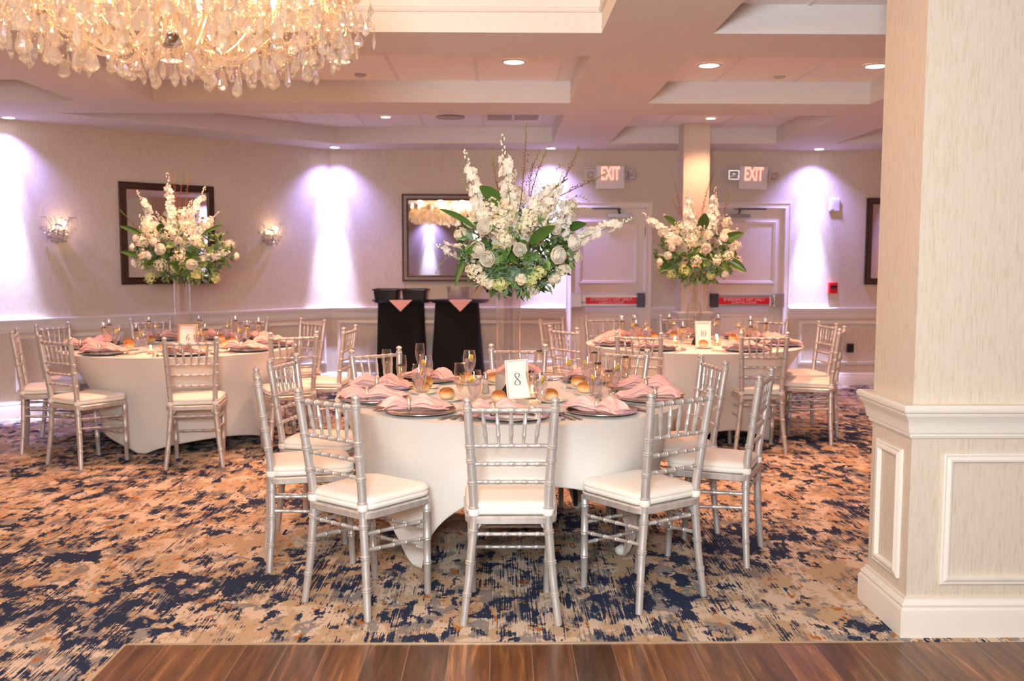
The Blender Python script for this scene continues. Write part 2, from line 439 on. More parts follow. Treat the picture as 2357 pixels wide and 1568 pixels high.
for p, z, k in coff:
    if k != 'tile': continue
    xs = [q[0] for q in p]; ys = [q[1] for q in p]; x0, x1, y0, y1 = min(xs)-.02, max(xs)+.02, min(ys)-.02, max(ys)+.02
    mb.box(x0, x1, y0, y1, z, z+.03)
    g = .45 - .63*20
    while g < x1:
        if x0+.05 < g < x1-.03: tb.box(g-.012, g+.012, y0, y1, z-.006, z)
        g += .63
st(mb.build('ceiling_tiles', 'ceiling_tile')); st(tb.build('ceiling_grid', 'tile_bar'))
# deep coffer over the chandelier: stepped crown and upper ceiling
mb = MB()
path = [(-2.775,1.36),(.562,1.36),(.562,5.41),(-2.775,5.41)]
CR = [(-.02,2.83),(.012,2.83),(.02,2.842),(.02,2.85),(.012,2.858),(.012,2.985),(.03,2.995),(.04,3.02),(.075,3.075),(.13,3.12),(.14,3.15),(.17,3.16),(.17,3.30),(-.02,3.30)]
mb.sweep(path, CR, closed=True); st(mb.build('trim_8', 'soffit_paint', smooth=30))
mb = MB(); mb.box(-2.8,.6,1.3,5.45,3.30,3.36); st(mb.build('ceiling_upper', 'soffit_paint'))

# free-standing column by the doors
mb = MB(); cx0, cx1, cy0, cy1 = 1.925, 2.20, 10.12, 10.45
mb.box(cx0, cx1, cy0, cy1, 0, S+.2); col_ = st(mb.build('column', 'wallpaper'))
loop = [(cx0,cy0),(cx1,cy0),(cx1,cy1),(cx0,cy1)][::-1]
mb = MB(); mb.sweep(loop, BASE, closed=True); mb.sweep(loop, RAIL, closed=True); st(mb.build('trim_9', 'white_trim', smooth=35))

# ------------------------------------------------------------------ doors
def text_mesh(txt, size, depth, sx=1, bold=0):
    cu = bpy.data.curves.new('t', 'FONT'); cu.body = txt; cu.size = size; cu.extrude = depth; cu.offset = bold
    cu.align_x = 'CENTER'; cu.align_y = 'CENTER'; cu.resolution_u = 3
    o = bpy.data.objects.new('t', cu); C.objects.link(o); bpy.context.view_layer.update()
    dg = bpy.context.evaluated_depsgraph_get(); me = bpy.data.meshes.new_from_object(o.evaluated_get(dg))
    mb = MB(); M = Matrix.Rotation(PI/2, 4, 'X') @ Matrix.Diagonal((sx,1,1,1))
    mb.add([v.co for v in me.vertices], [list(p.vertices) for p in me.polygons], M)
    bpy.data.objects.remove(o); bpy.data.curves.remove(cu); bpy.data.meshes.remove(me); return mb
def make_door(idx, x0, x1, flip):
    f = -1 if flip else 1; cx = (x0+x1)/2; hw = (x1-x0)/2
    def X(a): return f*a
    d = empty('door_%d' % idx, (cx, W, 0)); tag(d, kind='structure')
    def bx(mb, a, b, *r): mb.box(min(X(a),X(b)), max(X(a),X(b)), *r)
    mb = MB(); mb.box(-hw+.006, hw-.006, .02, .065, .01, DH-.008); mb.build('door_panel', 'door_paint', d)
    mb = MB(); CP = [(0,0),(0,.022),(.008,.026),(.02,.018),(.05,.018),(.058,.026),(.067,.026),(.067,0)]
    mb.sweep([(hw,0),(hw,DH),(-hw,DH),(-hw,0)][::-1], CP, (0,0,0), (1,0,0), (0,0,1), (0,-1,0))
    mb.box(-hw, -hw+.012, 0, .1, 0, DH); mb.box(hw-.012, hw, 0, .1, 0, DH); mb.box(-hw, hw, 0, .1, DH-.012, DH)
    mb.build('door_frame', 'door_paint', d, smooth=30)
    for z0, z1 in ((1.19,1.915),(.16,.84)):
        mb = MB(); mb.sweep([(-hw+.09,z0),(-hw+.09,z1),(hw-.09,z1),(hw-.09,z0)][::-1], [(0,0),(0,.012),(.008,.018),(.018,.012),(.026,.014),(.036,.004),(.036,0)], (0,.02,0), (1,0,0), (0,0,1), (0,-1,0), True)
        mb.build('panel_moulding', 'door_paint', d, smooth=30)
    # panic bar
    mb = MB(); bx(mb, -hw+.02, hw-.02, -.055, -.01, .935, 1.06)
    bar = mb.build('panic_bar', 'bright_metal', d); tag(bar, 'silver push bar with a red label')
    mb = MB(); bx(mb, -hw+.0, -hw+.12, -.085, .02, .915, 1.085); o = mb.build('latch_housing', 'bright_metal', bar)
    bv = o.modifiers.new('b', 'BEVEL'); bv.width = .008; bv.segments = 2
    mb = MB(); bx(mb, -hw+.12, -hw+.16, -.075, -.01, .93, 1.045); mb.build('latch_cover', 'bright_metal', bar)
    mb = MB(); mb.seg((X(-hw+.135), -.075, .975), (X(-hw+.135), -.09, .975), [(0,.018),(1,.018)], 12); mb.build('key_cylinder', 'grey_metal', bar)
    mb = MB(); bx(mb, hw-.10, hw-.01, -.075, .02, .92, 1.08); o = mb.build('end_bracket', 'dark_metal', bar)
    bv = o.modifiers.new('b', 'BEVEL'); bv.width = .008; bv.segments = 2
    lx0, lx1 = -hw+.165, hw-.10
    mb = MB(); bx(mb, lx0, lx1, -.059, -.054, .955, 1.032); mb.build('red_label', 'red_label', bar)
    lc = X((lx0+lx1)/2)
    t = text_mesh('EMERGENCY EXIT ONLY', .052, .0008, .83, .0004); o = t.build('label_text', 'label_text', bar); o.location = (lc, -.0605, 1.008)
    t = text_mesh('ALARM WILL SOUND', .032, .0008, .95, .0002); o = t.build('label_text', 'label_text', bar); o.location = (lc, -.0605, .972)
    # closer
    mb = MB(); bx(mb, -.02, .27, -.05, .02, 1.955, 1.995); cl = mb.build('door_closer', 'grey_metal', d)
    mb = MB(); mb.tube([(X(.12),-.06,1.995),(X(.10),-.065,2.05)], .012); bx(mb, -.20, .13, -.075, -.045, 2.045, 2.062); mb.build('closer_arm', 'dark_metal', cl)
    mb = MB(); bx(mb, .08, .16, -.05, -.01, 2.04, 2.062); mb.build('closer_shoe', 'grey_metal', cl)
    mb = MB()
    for z in (.25, 1.05, 1.8): mb.seg((X(hw-.004), -.012, z-.05), (X(hw-.004), -.012, z+.05), [(0,.009),(1,.009)], 8)
    mb.build('hinge', 'grey_metal', d)
    return d
make_door(1, *D1, False); make_door(2, *D2, True)

# ------------------------------------------------------------------ exit signs
def exit_sign(x, z, rot, label):
    t = empty('exit_sign', (x, W, z), label=label, cat='exit sign', group='lit exit signs over the doors')
    mb = MB(); mb.box(-.165,.165,-.075,-.02,-.13,.13); mb.box(-.05,.05,-.02,0,-.05,.05); o = mb.build('sign_box', 'white_plastic', t)
    bv = o.modifiers.new('b', 'BEVEL'); bv.width = .006; bv.segments = 2
    tm = text_mesh('EXIT', .212, .002, .50, .005); o = tm.build('lettering', 'exit_glow', t); o.location = (.0, -.078, .038)
    for s_ in (-1, 1):
        h = MB(); M = T(s_*.225, -.07, .03) @ Matrix.Rotation(s_*.25, 4, 'Z') @ Matrix.Rotation(.15, 4, 'X')
        h.rings([[(a*.055, .02, b*.05) for a, b in ((-1,-1),(1,-1),(1,1),(-1,1))], [(a*.058, -.03, b*.053) for a, b in ((-1,-1),(1,-1),(1,1),(-1,1))],
                 [(a*.05, -.03, b*.045) for a, b in ((-1,-1),(1,-1),(1,1),(-1,1))], [(a*.014, .012, b*.014) for a, b in ((-1,-1),(1,-1),(1,1),(-1,1))]], True, False, M)
        h.box(-.02,.02,.0,.03,-.02,.02, T(s_*.175,-.07,.02)); lh = h.build('lamp_head', 'bright_metal', t)
        b = MB(); b.ell((0,-.015,0), .014,.014,.014, 10, 6, M); b.build('lamp_bulb', 'chrome', lh, smooth=60)
    t.rotation_euler = (0, rot, 0); return t
exit_sign(1.262, 2.408, 0, 'white exit sign over the door on the left of the column')
exit_sign(2.910, 2.405, .03, 'slightly tilted white exit sign over the door on the right of the column')

# wall fittings
t = empty('strobe_alarm', (3.872, W, 2.105), label='white strobe alarm on the back wall above the red pull box', cat='alarm')
mb = MB(); mb.box(-.06,.06,-.035,0,-.075,.075); o = mb.build('housing', 'white_plastic', t); bv = o.modifiers.new('b','BEVEL'); bv.width=.01; bv.segments=2
mb = MB(); mb.ell((.025,-.035,.0), .026,.03,.04, 12, 8); mb.build('strobe_lens', 'clear_plastic', t, smooth=50)
mb = MB(); mb.box(-.045,-.01,-.04,-.034,-.05,.05); mb.build('sounder', 'white_trim', t)
t = empty('fire_alarm_box', (3.88, W, 1.145), label='red fire alarm pull box on the back wall', cat='alarm')
mb = MB(); mb.box(-.052,.052,-.045,0,-.063,.063); o = mb.build('housing', 'red_plastic', t); bv = o.modifiers.new('b','BEVEL'); bv.width=.006; bv.segments=2
mb = MB(); mb.box(-.038,.038,-.052,-.044,-.005,.03); mb.build('pull_handle', 'black_plastic', t)
mb = MB(); mb.box(-.037,.037,-.03,0,-.05,.05); mb.box(-.022,.022,-.034,-.03,.008,.034); mb.box(-.022,.022,-.034,-.03,-.034,-.008)
o = mb.build('wall_outlet', 'black_plastic', loc=(4.11, W, .44)); tag(o, 'black electrical outlet low on the back wall inside a moulding panel', 'outlet')

# mirrors
def mirror(M, w, h, mat, label):
    t = empty('wall_mirror', (0,0,0), label=label, cat='mirror', group='square framed wall mirrors'); t.matrix_world = M
    mb = MB(); FP = [(0,0),(0,.030),(.012,.034),(.020,.026),(.052,.022),(.060,.030),(.070,.026),(.074,.008),(.074,0)]
    mb.sweep([(-w/2,-h/2),(-w/2,h/2),(w/2,h/2),(w/2,-h/2)], [(-a, b) for a, b in FP], (0,0,0), (1,0,0), (0,0,1), (0,-1,0), True)
    mb.build('mirror_frame', mat, t, smooth=30)
    mb = MB(); mb.box(-w/2+.05, w/2-.05, -.010, -.002, -h/2+.05, h/2-.05); mb.build('mirror_glass', 'mirror_glass', t)
    return t
mirror(T(-.64, W-.001, 1.715), .98, 1.005, 'brown_wood', 'brown framed mirror on the back wall behind the tray stands')
mirror(T(4.75, W-.001, 1.685), 1.0, 1.0, 'dark_wood', 'dark framed mirror on the back wall, partly hidden by the wall pier')
def onwall(s, z, off=0):     # frame on the slanting wall: local -y points into the room
    p = P0 + DW*s + NW*off; a = math.atan2(NW.y, NW.x) + PI/2
    return T(p.x, p.y, z) @ RZ(a)
mirror(onwall(1.925, 1.718, .001), .985, 1.01, 'dark_wood', 'dark framed mirror on the slanting wall between the two sconces')

# crystal sconces
def sconce(s, z, label, seed):
    rr = random.Random(seed); t = empty('wall_sconce', (0,0,0), label=label, cat='wall lamp', group='crystal wall sconces'); t.matrix_world = onwall(s, z)
    mb = MB(); mb.seg((0,0,-.02),(0,-.02,-.02),[(0,.07),(.6,.07),(1,.05)],16); mb.box(-.05,.05,-.06,-.01,-.03,-.01); mb.build('back_plate', 'chrome', t, smooth=40)
    for i in range(7):
        a = PI*(.08 + .84*i/6); dx, dy = -math.cos(a), -math.sin(a)*.8; mb = MB()
        pts = [(dx*.02,-.03+dy*.02,-.02),(dx*.06,-.03+dy*.06,.02),(dx*.09,-.03+dy*.09,.075),(dx*.13,-.03+dy*.13,.11),(dx*.17,-.03+dy*.17,.105)]
        mb.tube(pts, .0035, 6); mb.build('arm', 'chrome', t, smooth=50)
        b = MB(); e = Vector(pts[-1])
        for k in range(4): b.ell(e+Vector((0,0,-.018-.016*k)), .006,.006,.006, 6, 4)
        b.build('bead_string', 'crystal_bead', t)
    for row, (n, zz, rr_) in enumerate(((7,.01,.155),(7,-.035,.12),(6,-.075,.095),(4,-.11,.06))):
        for i in range(n):
            a = PI*(.04 + .92*(i+(row%2)*.4)/(n)); b = MB(); r_ = .019 if row else .017
            b.ell((-math.cos(a)*rr_, -.03-math.sin(a)*rr_*.75, zz+rr.uniform(-.006,.006)), r_, r_, r_, 8, 6); b.build('crystal_ball', 'crystal', t)
    for sx in (-.045, .045):
        b = MB(); b.ell((sx,-.05,.02), .010,.010,.02, 8, 6); b.build('bulb', 'flame', t, smooth=60)
    p = t.matrix_world @ Vector((.03,-.10,.05)); point(p, 1.0, (1,.62,.34), .02)
LIGHTS = []
def point(p, e, col, r=.05):
    l = bpy.data.lights.new('lamp_light', 'POINT'); l.energy = e; l.color = col; l.shadow_soft_size = r
    o = bpy.data.objects.new('lamp_light', l); C.objects.link(o); o.location = p; return o
def spot(p, target, e, col, ang, blend=.6, r=.03):
    l = bpy.data.lights.new('spot_light', 'SPOT'); l.energy = e; l.color = col; l.spot_size = math.radians(ang); l.spot_blend = blend; l.shadow_soft_size = r
    o = bpy.data.objects.new('spot_light', l); C.objects.link(o); o.location = p
    o.rotation_euler = (Vector(target)-Vector(p)).to_track_quat('-Z','Y').to_euler(); return o
def area(p, target, e, col, sx, sy):
    l = bpy.data.lights.new('area_light', 'AREA'); l.energy = e; l.color = col; l.shape = 'RECTANGLE'; l.size = sx; l.size_y = sy
    o = bpy.data.objects.new('area_light', l); C.objects.link(o); o.location = p
    o.rotation_euler = (Vector(target)-Vector(p)).to_track_quat('-Z','Y').to_euler(); return o
sconce(3.00, 1.745, 'crystal wall sconce on the slanting wall, mirror between it and the room corner', 3)
sconce(.78, 1.745, 'crystal wall sconce between the dark mirror and the room corner', 5)

# recessed lights
def can(x, y, z, label, glow, r=.085, group='recessed ceiling lights in the coffers'):
    t = empty('recessed_light', (x,y,z), label=label, cat='ceiling light', group=group)
    mb = MB(); mb.rings([[(q*math.cos(a), q*math.sin(a), h) for a in [2*PI*j/28 for j in range(28)]] for q, h in ((r*.86,-.001),(r*.86,-.008),(r*1.1,-.005),(r*1.14,0))], False)
    mb.build('trim_ring', 'white_plastic', t, smooth=40)
    mb = MB(); mb.lathe([(r*.86,-.004),(r*.86,-.001)], 24); mb.build('lens', glow, t); return t
WARM = (1, .47, .28)
names = {(-2.353,7.02):'recessed ceiling light left of the chandelier base above the middle coffer row', (-1.152,7.03):'recessed ceiling light just right of the hanging crystals', (.099,7.03):'recessed ceiling light in the middle coffer row beside the central beam',
         (1.528,7.12):'recessed ceiling light in the right middle coffer nearest the central beam', (2.755,7.12):'recessed ceiling light in the right middle coffer nearest the wall pier',
         (-1.145,9.744):'small recessed light in the far left coffer near the speaker grille', (2.12,9.748):'small recessed light in the far right coffer just left of the column'}
for (x, y), lab in names.items():
    sc_ = .085 if y < 9 else .055
    can(x, y, 2.891, lab, 'can_glow', sc_); spot((x,y,2.86), (x,y,0), CAN_E if y < 9 else CAN_E*.45, WARM, 115, .7, .06)
for (x, y), lab in {(-1.851,10.87):'ceiling wall washer in the room corner', (.573,10.88):'ceiling wall washer above the left door', (3.60,10.88):'ceiling wall washer right of the right door', (-4.36,8.67):'ceiling wall washer at the near end of the slanting wall'}.items():
    can(x, y, S-.001, lab, 'washer_glow', .06, 'violet wall washers in the soffit')
VIO = (.38, .34, 1.0)
# wall washers: a tight white core inside a wide violet halo, aimed down the wall
for p, tg in (((-1.851,10.87),(-1.92,11.05)), ((.573,10.88),(.573,11.08)), ((3.60,10.88),(3.60,11.08)), ((-4.36,8.67),(-4.47,8.78)),
              ((-2.08,-5.75),(-2.08,-5.95)), ((6.25,6.3),(6.45,6.3))):
    for zz, cone, e in ((2.32, 40, .006), (1.95, 36, .16), (.75, 24, 1.15)): spot((p[0],p[1],2.70), (tg[0]+(tg[0]-p[0])*.1,tg[1]+(tg[1]-p[1])*.1,zz), WASH_CORE*e, (.54,.58,1), cone, 1, .02)
    spot((p[0],p[1],2.70), (tg[0],tg[1],1.0), WASH_HALO, VIO, 112, 1, .03)
# grille, vent, sprinklers
mb = MB(); mb.lathe([(.15,-.006),(.14,-.012),(.02,-.014)], 28); o = mb.build('speaker_grille', 'vent_grey', loc=(-.50,9.75,2.892), smooth=40); tag(o, 'round grey speaker grille in the far ceiling tiles', 'speaker')
t = empty('ceiling_vent', (.13,9.62,2.893), label='rectangular white air vent in the far ceiling tiles', cat='vent')
mb = MB(); mb.sweep([(-.29,-.33),(-.29,.33),(.29,.33),(.29,-.33)], [(0,0),(0,-.016),(-.035,-.010),(-.035,0)], closed=True); mb.box(-.012,.012,-.31,.31,-.012,0); mb.build('vent_frame', 'white_plastic', t)
mb = MB()
for i in range(11): mb.box(-.27,.27,-.29+i*.055,-.262+i*.055,-.008,-.002)
mb.build('louver', 'vent_grey', t)
mb = MB(); mb.box(-.5,.05,-.03,.03,-.006,0); o = mb.build('slot_diffuser', 'dark_metal', loc=(1.95,9.30,2.892)); tag(o, 'dark slot diffuser in the far right ceiling coffer', 'vent')
for (x, y), lab in {(-1.08,7.55):'small round sprinkler cover in the middle left coffer', (2.17,7.55):'small round sprinkler cover in the middle right coffer'}.items():
    mb = MB(); mb.lathe([(.045,0),(.045,-.008),(.035,-.014),(.01,-.016)], 20); o = mb.build('sprinkler_cover', 'vent_grey', loc=(x,y,2.892), smooth=40); tag(o, lab, 'sprinkler', 'sprinkler covers')
# ------------------------------------------------------------------ chairs
def ringprof(n_gap, r, bumps, R):
    """plain rod of radius r with pairs of little rings at the given t positions"""
    pr = [(0, r)]
    for t, w in bumps: pr += [(t-w*1.6, r), (t-w*1.1, R), (t-w*.5, R), (t-w*.15, r*1.02), (t+w*.15, r*1.02), (t+w*.5, R), (t+w*1.1, R), (t+w*1.6, r)]
    return pr + [(1, r)]
def make_chair():
    t = empty('ballroom_chair', (0,0,0))
    def rod(mb, a, b, r, ts, w, n=8, k=1.28): mb.seg(a, b, ringprof(0, r, [(q, w) for q in ts], r*k), n)
    for s_ in (-1, 1):      # rear leg and back post in one
        P = [(s_*.192,-.212,0), (s_*.168,-.196,.20), (s_*.148,-.190,.42), (s_*.150,-.196,.52), (s_*.160,-.220,.70), (s_*.172,-.246,.90)]
        mb = MB(); rr = [.0155,.0175,.0185,.0185,.0180,.0175]
        for i in range(5):
            a, b = rr[i], rr[i+1]; q = {0:(.62,), 1:(.25,.82), 2:(.55,), 3:(.35,.86), 4:(.17,.93)}[i]
            l = (Vector(P[i+1])-Vector(P[i])).length; w = .0062/l; pr = [(0,a)]
            for c in q:
                r0 = a+(b-a)*c; pr += [(c-w*1.6,r0),(c-w*1.1,r0*1.20),(c-w*.5,r0*1.20),(c-w*.12,r0*1.02),(c+w*.12,r0*1.02),(c+w*.5,r0*1.20),(c+w*1.1,r0*1.20),(c+w*1.6,r0)]
            mb.seg(P[i], P[i+1], pr+[(1,b)], 10)
            if i: mb.ell(P[i], a*.99, a*.99, a*.6, 10, 6)
        e = Vector(P[-1]); mb.lathe([(.0175,-.004),(.0185,.004),(.0125,.009),(.0125,.012),(.0185,.018),(.0185,.024),(.012,.031),(.003,.034)], 10, T(*e))
        mb.build('back_post', 'chair_silver', t, smooth=40)
        mb = MB(); A, B = (s_*.163,.182,0), (s_*.175,.165,.425); l = .425; w = .0062/l; pr = [(0,.0150)]
        for c in (.34,.60,.90): pr += [(c-w*1.6,.0165),(c-w*1.1,.0188),(c-w*.5,.0188),(c-w*.1,.0168),(c+w*.1,.0168),(c+w*.5,.0188),(c+w*1.1,.0188),(c+w*1.6,.0165)]
        mb.seg(A, B, pr+[(1,.0175)], 10); mb.build('front_leg', 'chair_silver', t, smooth=40)
        mb = MB(); mb.poly([(0,0),(.035,0),(0,.05)], -.006, .006, T(s_*.148,-.178,.415) @ Matrix.Rotation(PI/2,4,'X') @ Matrix.Diagonal((-s_,-1,1,1))); mb.build('corner_brace', 'chair_silver', t)
    hw = lambda z: {.88:.171,.735:.162,.66:.157,.585:.153}[z]
    yb = lambda z: {.88:-.2435,.735:-.2245,.66:-.2145,.585:-.2045}[z]
    for z in (.88,.735,.66,.585):
        mb = MB(); r = .0108 if z == .88 else .0088
        rod(mb, (-hw(z),yb(z),z), (hw(z),yb(z),z), r, (.17,.33,.5,.67,.83) if z != .88 else (.17,.33,.5,.67,.83), .016, 8, 1.22); mb.build('back_rail', 'chair_silver', t, smooth=40)
    for k in range(5):
        xt, xb = (k-2)*.057, (k-2)*.048
        mb = MB(); mb.seg((xb,-.2245,.735),(xt,-.2435,.88), [(0,.0055),(.06,.0058),(.25,.0070),(.28,.0092),(.32,.0092),(.35,.0080),(.58,.0082),(.61,.0100),(.65,.0100),(.68,.0084),(.94,.0058),(1,.0055)], 8); mb.build('spindle', 'chair_silver', t, smooth=40)
    for a, b in (((-.157,-.193,.37),(.157,-.193,.37)), ((-.172,.17,.30),(.172,.17,.30)), ((-.169,.174,.205),(.169,.174,.205)),
                 ((-.156,-.192,.35),(-.173,.17,.335)), ((.156,-.192,.35),(.173,.17,.335)), ((-.161,-.194,.285),(-.171,.172,.255)), ((.161,-.194,.285),(.171,.172,.255))):
        mb = MB(); rod(mb, a, b, .0082, (.2,.42,.62,.84), .016, 8, 1.25); mb.build('stretcher', 'chair_silver', t, smooth=40)
    def outline(g, k=7):
        pts = []
        for (cx, cy, r, a0, a1) in ((.130,.125,.070,0,90),(-.130,.125,.070,90,180),(-.125,-.150,.06,180,270),(.125,-.150,.06,270,360)):
            for j in range(k):
                a = math.radians(a0+(a1-a0)*j/(k-1)); rr_ = r+g; x = cx+rr_*math.cos(a); y = cy+rr_*math.sin(a)
                if y < 0 and abs(x) > .14: pass
                pts.append((x, y))
        return pts
    mb = MB(); mb.rings([[(x,y,z) for x,y in outline(g)] for g, z in ((-.012,.412),(.0,.416),(.002,.440),(-.004,.446))]); mb.build('seat_frame', 'chair_silver', t, smooth=40)
    mb = MB(); lay = ((-.030,.446),(-.008,.447),(.002,.455),(.003,.466),(-.001,.472),(.002,.476),(.001,.486),(-.010,.496),(-.04,.502),(-.09,.505),(-.13,.506))
    mb.rings([[(x*.97*k,y*.97*k+.006,z) for x,y in outline(max(g,-.03))] for g, z, k in [(g, z, 1 if g > -.03 else 1+(g+.03)/.19) for g, z in lay]]); cu = mb.build('seat_cushion', 'cushion_ivory', t, smooth=50)
    for s_ in (-1, 1):
        mb = MB(); mb.rings([[(s_*.149+q*math.cos(a), -.192+q*math.sin(a), z) for a in [2*PI*j/12 for j in range(12)]] for q, z in ((.021,.447),(.0235,.452),(.0235,.470),(.021,.475),(.0187,.475),(.0187,.447))], False, True); mb.build('tie_strap', 'cushion_ivory', cu, smooth=40)
    return t
TN = {'8':'the front table', '6':'the mirror-side table', '10':'the door-side table'}
chair0 = make_chair()
def place_chair(mx, my, fx, fy, label, group):
    f = Vector((fx, fy)).normalized(); rz = math.atan2(f.y, f.x) - PI/2
    inst(chair0, (mx+f.x*.21, my+f.y*.21, 0), rz, label, 'chair', group)

TABLES = [
 dict(no='8', c=Vector((.055,4.94)), feet=[(-.40,4.46),(.63,4.64),(.478,5.56),(-.55,5.38)], peak=.46, rm=.80, q=.62,
  seats=[(-90,'front middle seat',.045,3.745,0,1),(-125.6,'front left seat',-.687,3.905,.245,.315),(-163,'near left seat',-1.134,4.592,.38,.104),(163,'far left seat',-1.165,5.28,.97,-.20),
         (131,'rear left seat',-.73,5.76,.66,-.75),(88,'rear middle seat',.117,6.03,0,-1),(50,'rear right seat',.73,5.80,-.6,-.8),(13,'far right seat',1.14,5.22,-.98,-.17),(-15,'near right seat',1.262,4.626,-.34,.159),(-55,'front right seat',.736,3.967,-.234,.34)]),
 dict(no='6', c=Vector((-2.56,7.70)), feet=[(-2.70,7.14),(-1.90,7.80),(-2.46,8.50),(-3.26,7.90)], peak=.10, rm=.60, q=.7,
  seats=[(-70,'front middle seat',-2.145,6.643,-.08,.39),(-119,'front left seat',-3.08,6.70,.53,.85),(-163,'near left seat',-3.66,7.31,.36,.14),(163,'far left seat',-3.71,8.02,.93,-.35),
         (120,'rear left seat',-3.18,8.76,.62,-.9),(80,'rear middle seat',-2.35,8.92,-.1,-1),(48,'rear right seat',-1.72,8.62,-.66,-.75),(2,'right seat',-1.25,7.73,-.98,.12),(-30,'front right seat',-1.545,7.13,-.42,.9)]),
 dict(no='10', c=Vector((1.63,8.03)), feet=[(1.38,7.46),(2.20,7.66),(1.95,8.60),(1.02,8.36)], peak=.12, rm=.62, q=.7,
  seats=[(-68,'front right seat',1.985,7.157,.06,1),(-124,'front left seat',1.055,7.16,.40,.88),(-163,'near left seat',.54,7.72,.80,.58),(150,'far left seat',.50,8.74,.75,-.62),
         (120,'rear left seat',1.0,9.15,.2,-1),(85,'rear middle seat',1.74,9.28,0,-1),(42,'rear right seat',2.50,8.88,-.55,-.83),(12,'far right seat',2.83,8.30,-.97,-.10),(-19,'near right seat',2.72,7.65,-.82,.40)]),
]
for tb_ in TABLES:
    for a, ph, mx, my, fx, fy in tb_['seats']:
        place_chair(mx, my, fx, fy, 'silver bamboo-style chair with ivory cushion at the %s of %s' % (ph, TN[tb_['no']]), 'silver chairs around ' + TN[tb_['no']])

# ------------------------------------------------------------------ tables and stretch cloths
TR = .90
def make_table(tb_):
    c, feet, no = tb_['c'], tb_['feet'], tb_['no']; pos = {'8':'nearest the camera','6':'before the slanting wall','10':'before the exit doors'}[no]
    t = empty('banquet_table', (c.x,c.y,0), label='round folding table hidden under the cloth of %s' % TN[no], cat='table', group='round banquet tables')
    mb = MB(); mb.lathe([(.01,.728),(.845,.728),(.853,.735),(.853,.75),(.845,.755),(.01,.755)], 64); mb.build('tabletop', 'dark_metal', t)
    for x, y in feet:
        dx, dy = x-c.x, y-c.y; mb = MB(); k = .93
        mb.tube([(dx*k,dy*k,.028),(dx*.86,dy*.86,.4),(dx*.80,dy*.80,.724)], .014, 8); mb.build('leg', 'dark_metal', t)
    # cloth
    F = sorted([(math.atan2(y-c.y, x-c.x), math.hypot(x-c.x, y-c.y)) for x, y in feet]); N = 144; hem = []
    def hemp(th):
        for i in range(4):
            a0, r0 = F[i]; a1, r1 = F[(i+1) % 4]
            if a1 <= a0: a1 += 2*PI
            q = th
            if q < a0: q += 2*PI
            if a0 <= q <= a1:
                u = (q-a0)/(a1-a0); mg = .045; uu = min(1, max(0, (u-mg)/(1-2*mg))); s_ = math.sin(PI*uu)**tb_['q']
                rr_ = (r0*(1-u)+r1*u); rr_ = rr_ + (tb_['rm']-rr_)*s_
                return rr_, .006 + tb_['peak']*s_
    mb = MB(); rings = []
    lev = [0,.02,.06,.12,.2,.3,.4,.5,.6,.7,.8,.88,.94,.98,1]
    def pt(th, u, ins=0):
        rh, zh = hemp(th); bul = .10*math.sin(PI*min(1,u*1.0))*(1-.45*u); r_ = TR*(1-u) + rh*u; r_ -= bul*(.55 if tb_['no']=='8' else .9)*min(1,(TR-rh)/.25+.25); z = .762*(1-u)+zh*u
        r_ -= ins; return (r_*math.cos(th), r_*math.sin(th), z)
    A = [2*PI*j/N for j in range(N)]
    for r_, z in ((.02,.7625),(.45,.7625),(.86,.7625),(.892,.762)): rings.append([(r_*math.cos(a), r_*math.sin(a), z) for a in A])
    for u in lev: rings.append([pt(a if a <= PI else a-2*PI, u) for a in A])
    mb.rings(rings, False)
    mb.add([(0,0,.7625)]+rings[0], [(0, 1+j, 1+(j+1) % N) for j in range(N)])
    cl = mb.build('tablecloth', 'cloth_ivory', smooth=50, loc=(c.x,c.y,0))
    so = cl.modifiers.new('s', 'SOLIDIFY'); so.thickness = .003; so.offset = -1
    tag(cl, 'ivory stretch cloth fitted over %s, %s' % (TN[no], pos), 'tablecloth', 'ivory stretch tablecloths')
    for (a, r_) in F:      # seams and foot pockets
        mb = MB(); mb.tube([Vector(pt(a, u)) for u in lev[1:]], .0007, 5); mb.build('seam', 'seam_thread', cl)
        mb = MB(); mb.ell((math.cos(a)*(r_-.03), math.sin(a)*(r_-.03), .027), .030, .030, .027, 12, 8); mb.build('foot_pocket', 'cloth_ivory', cl, smooth=60)
for tb_ in TABLES: make_table(tb_)
TZ = .7655

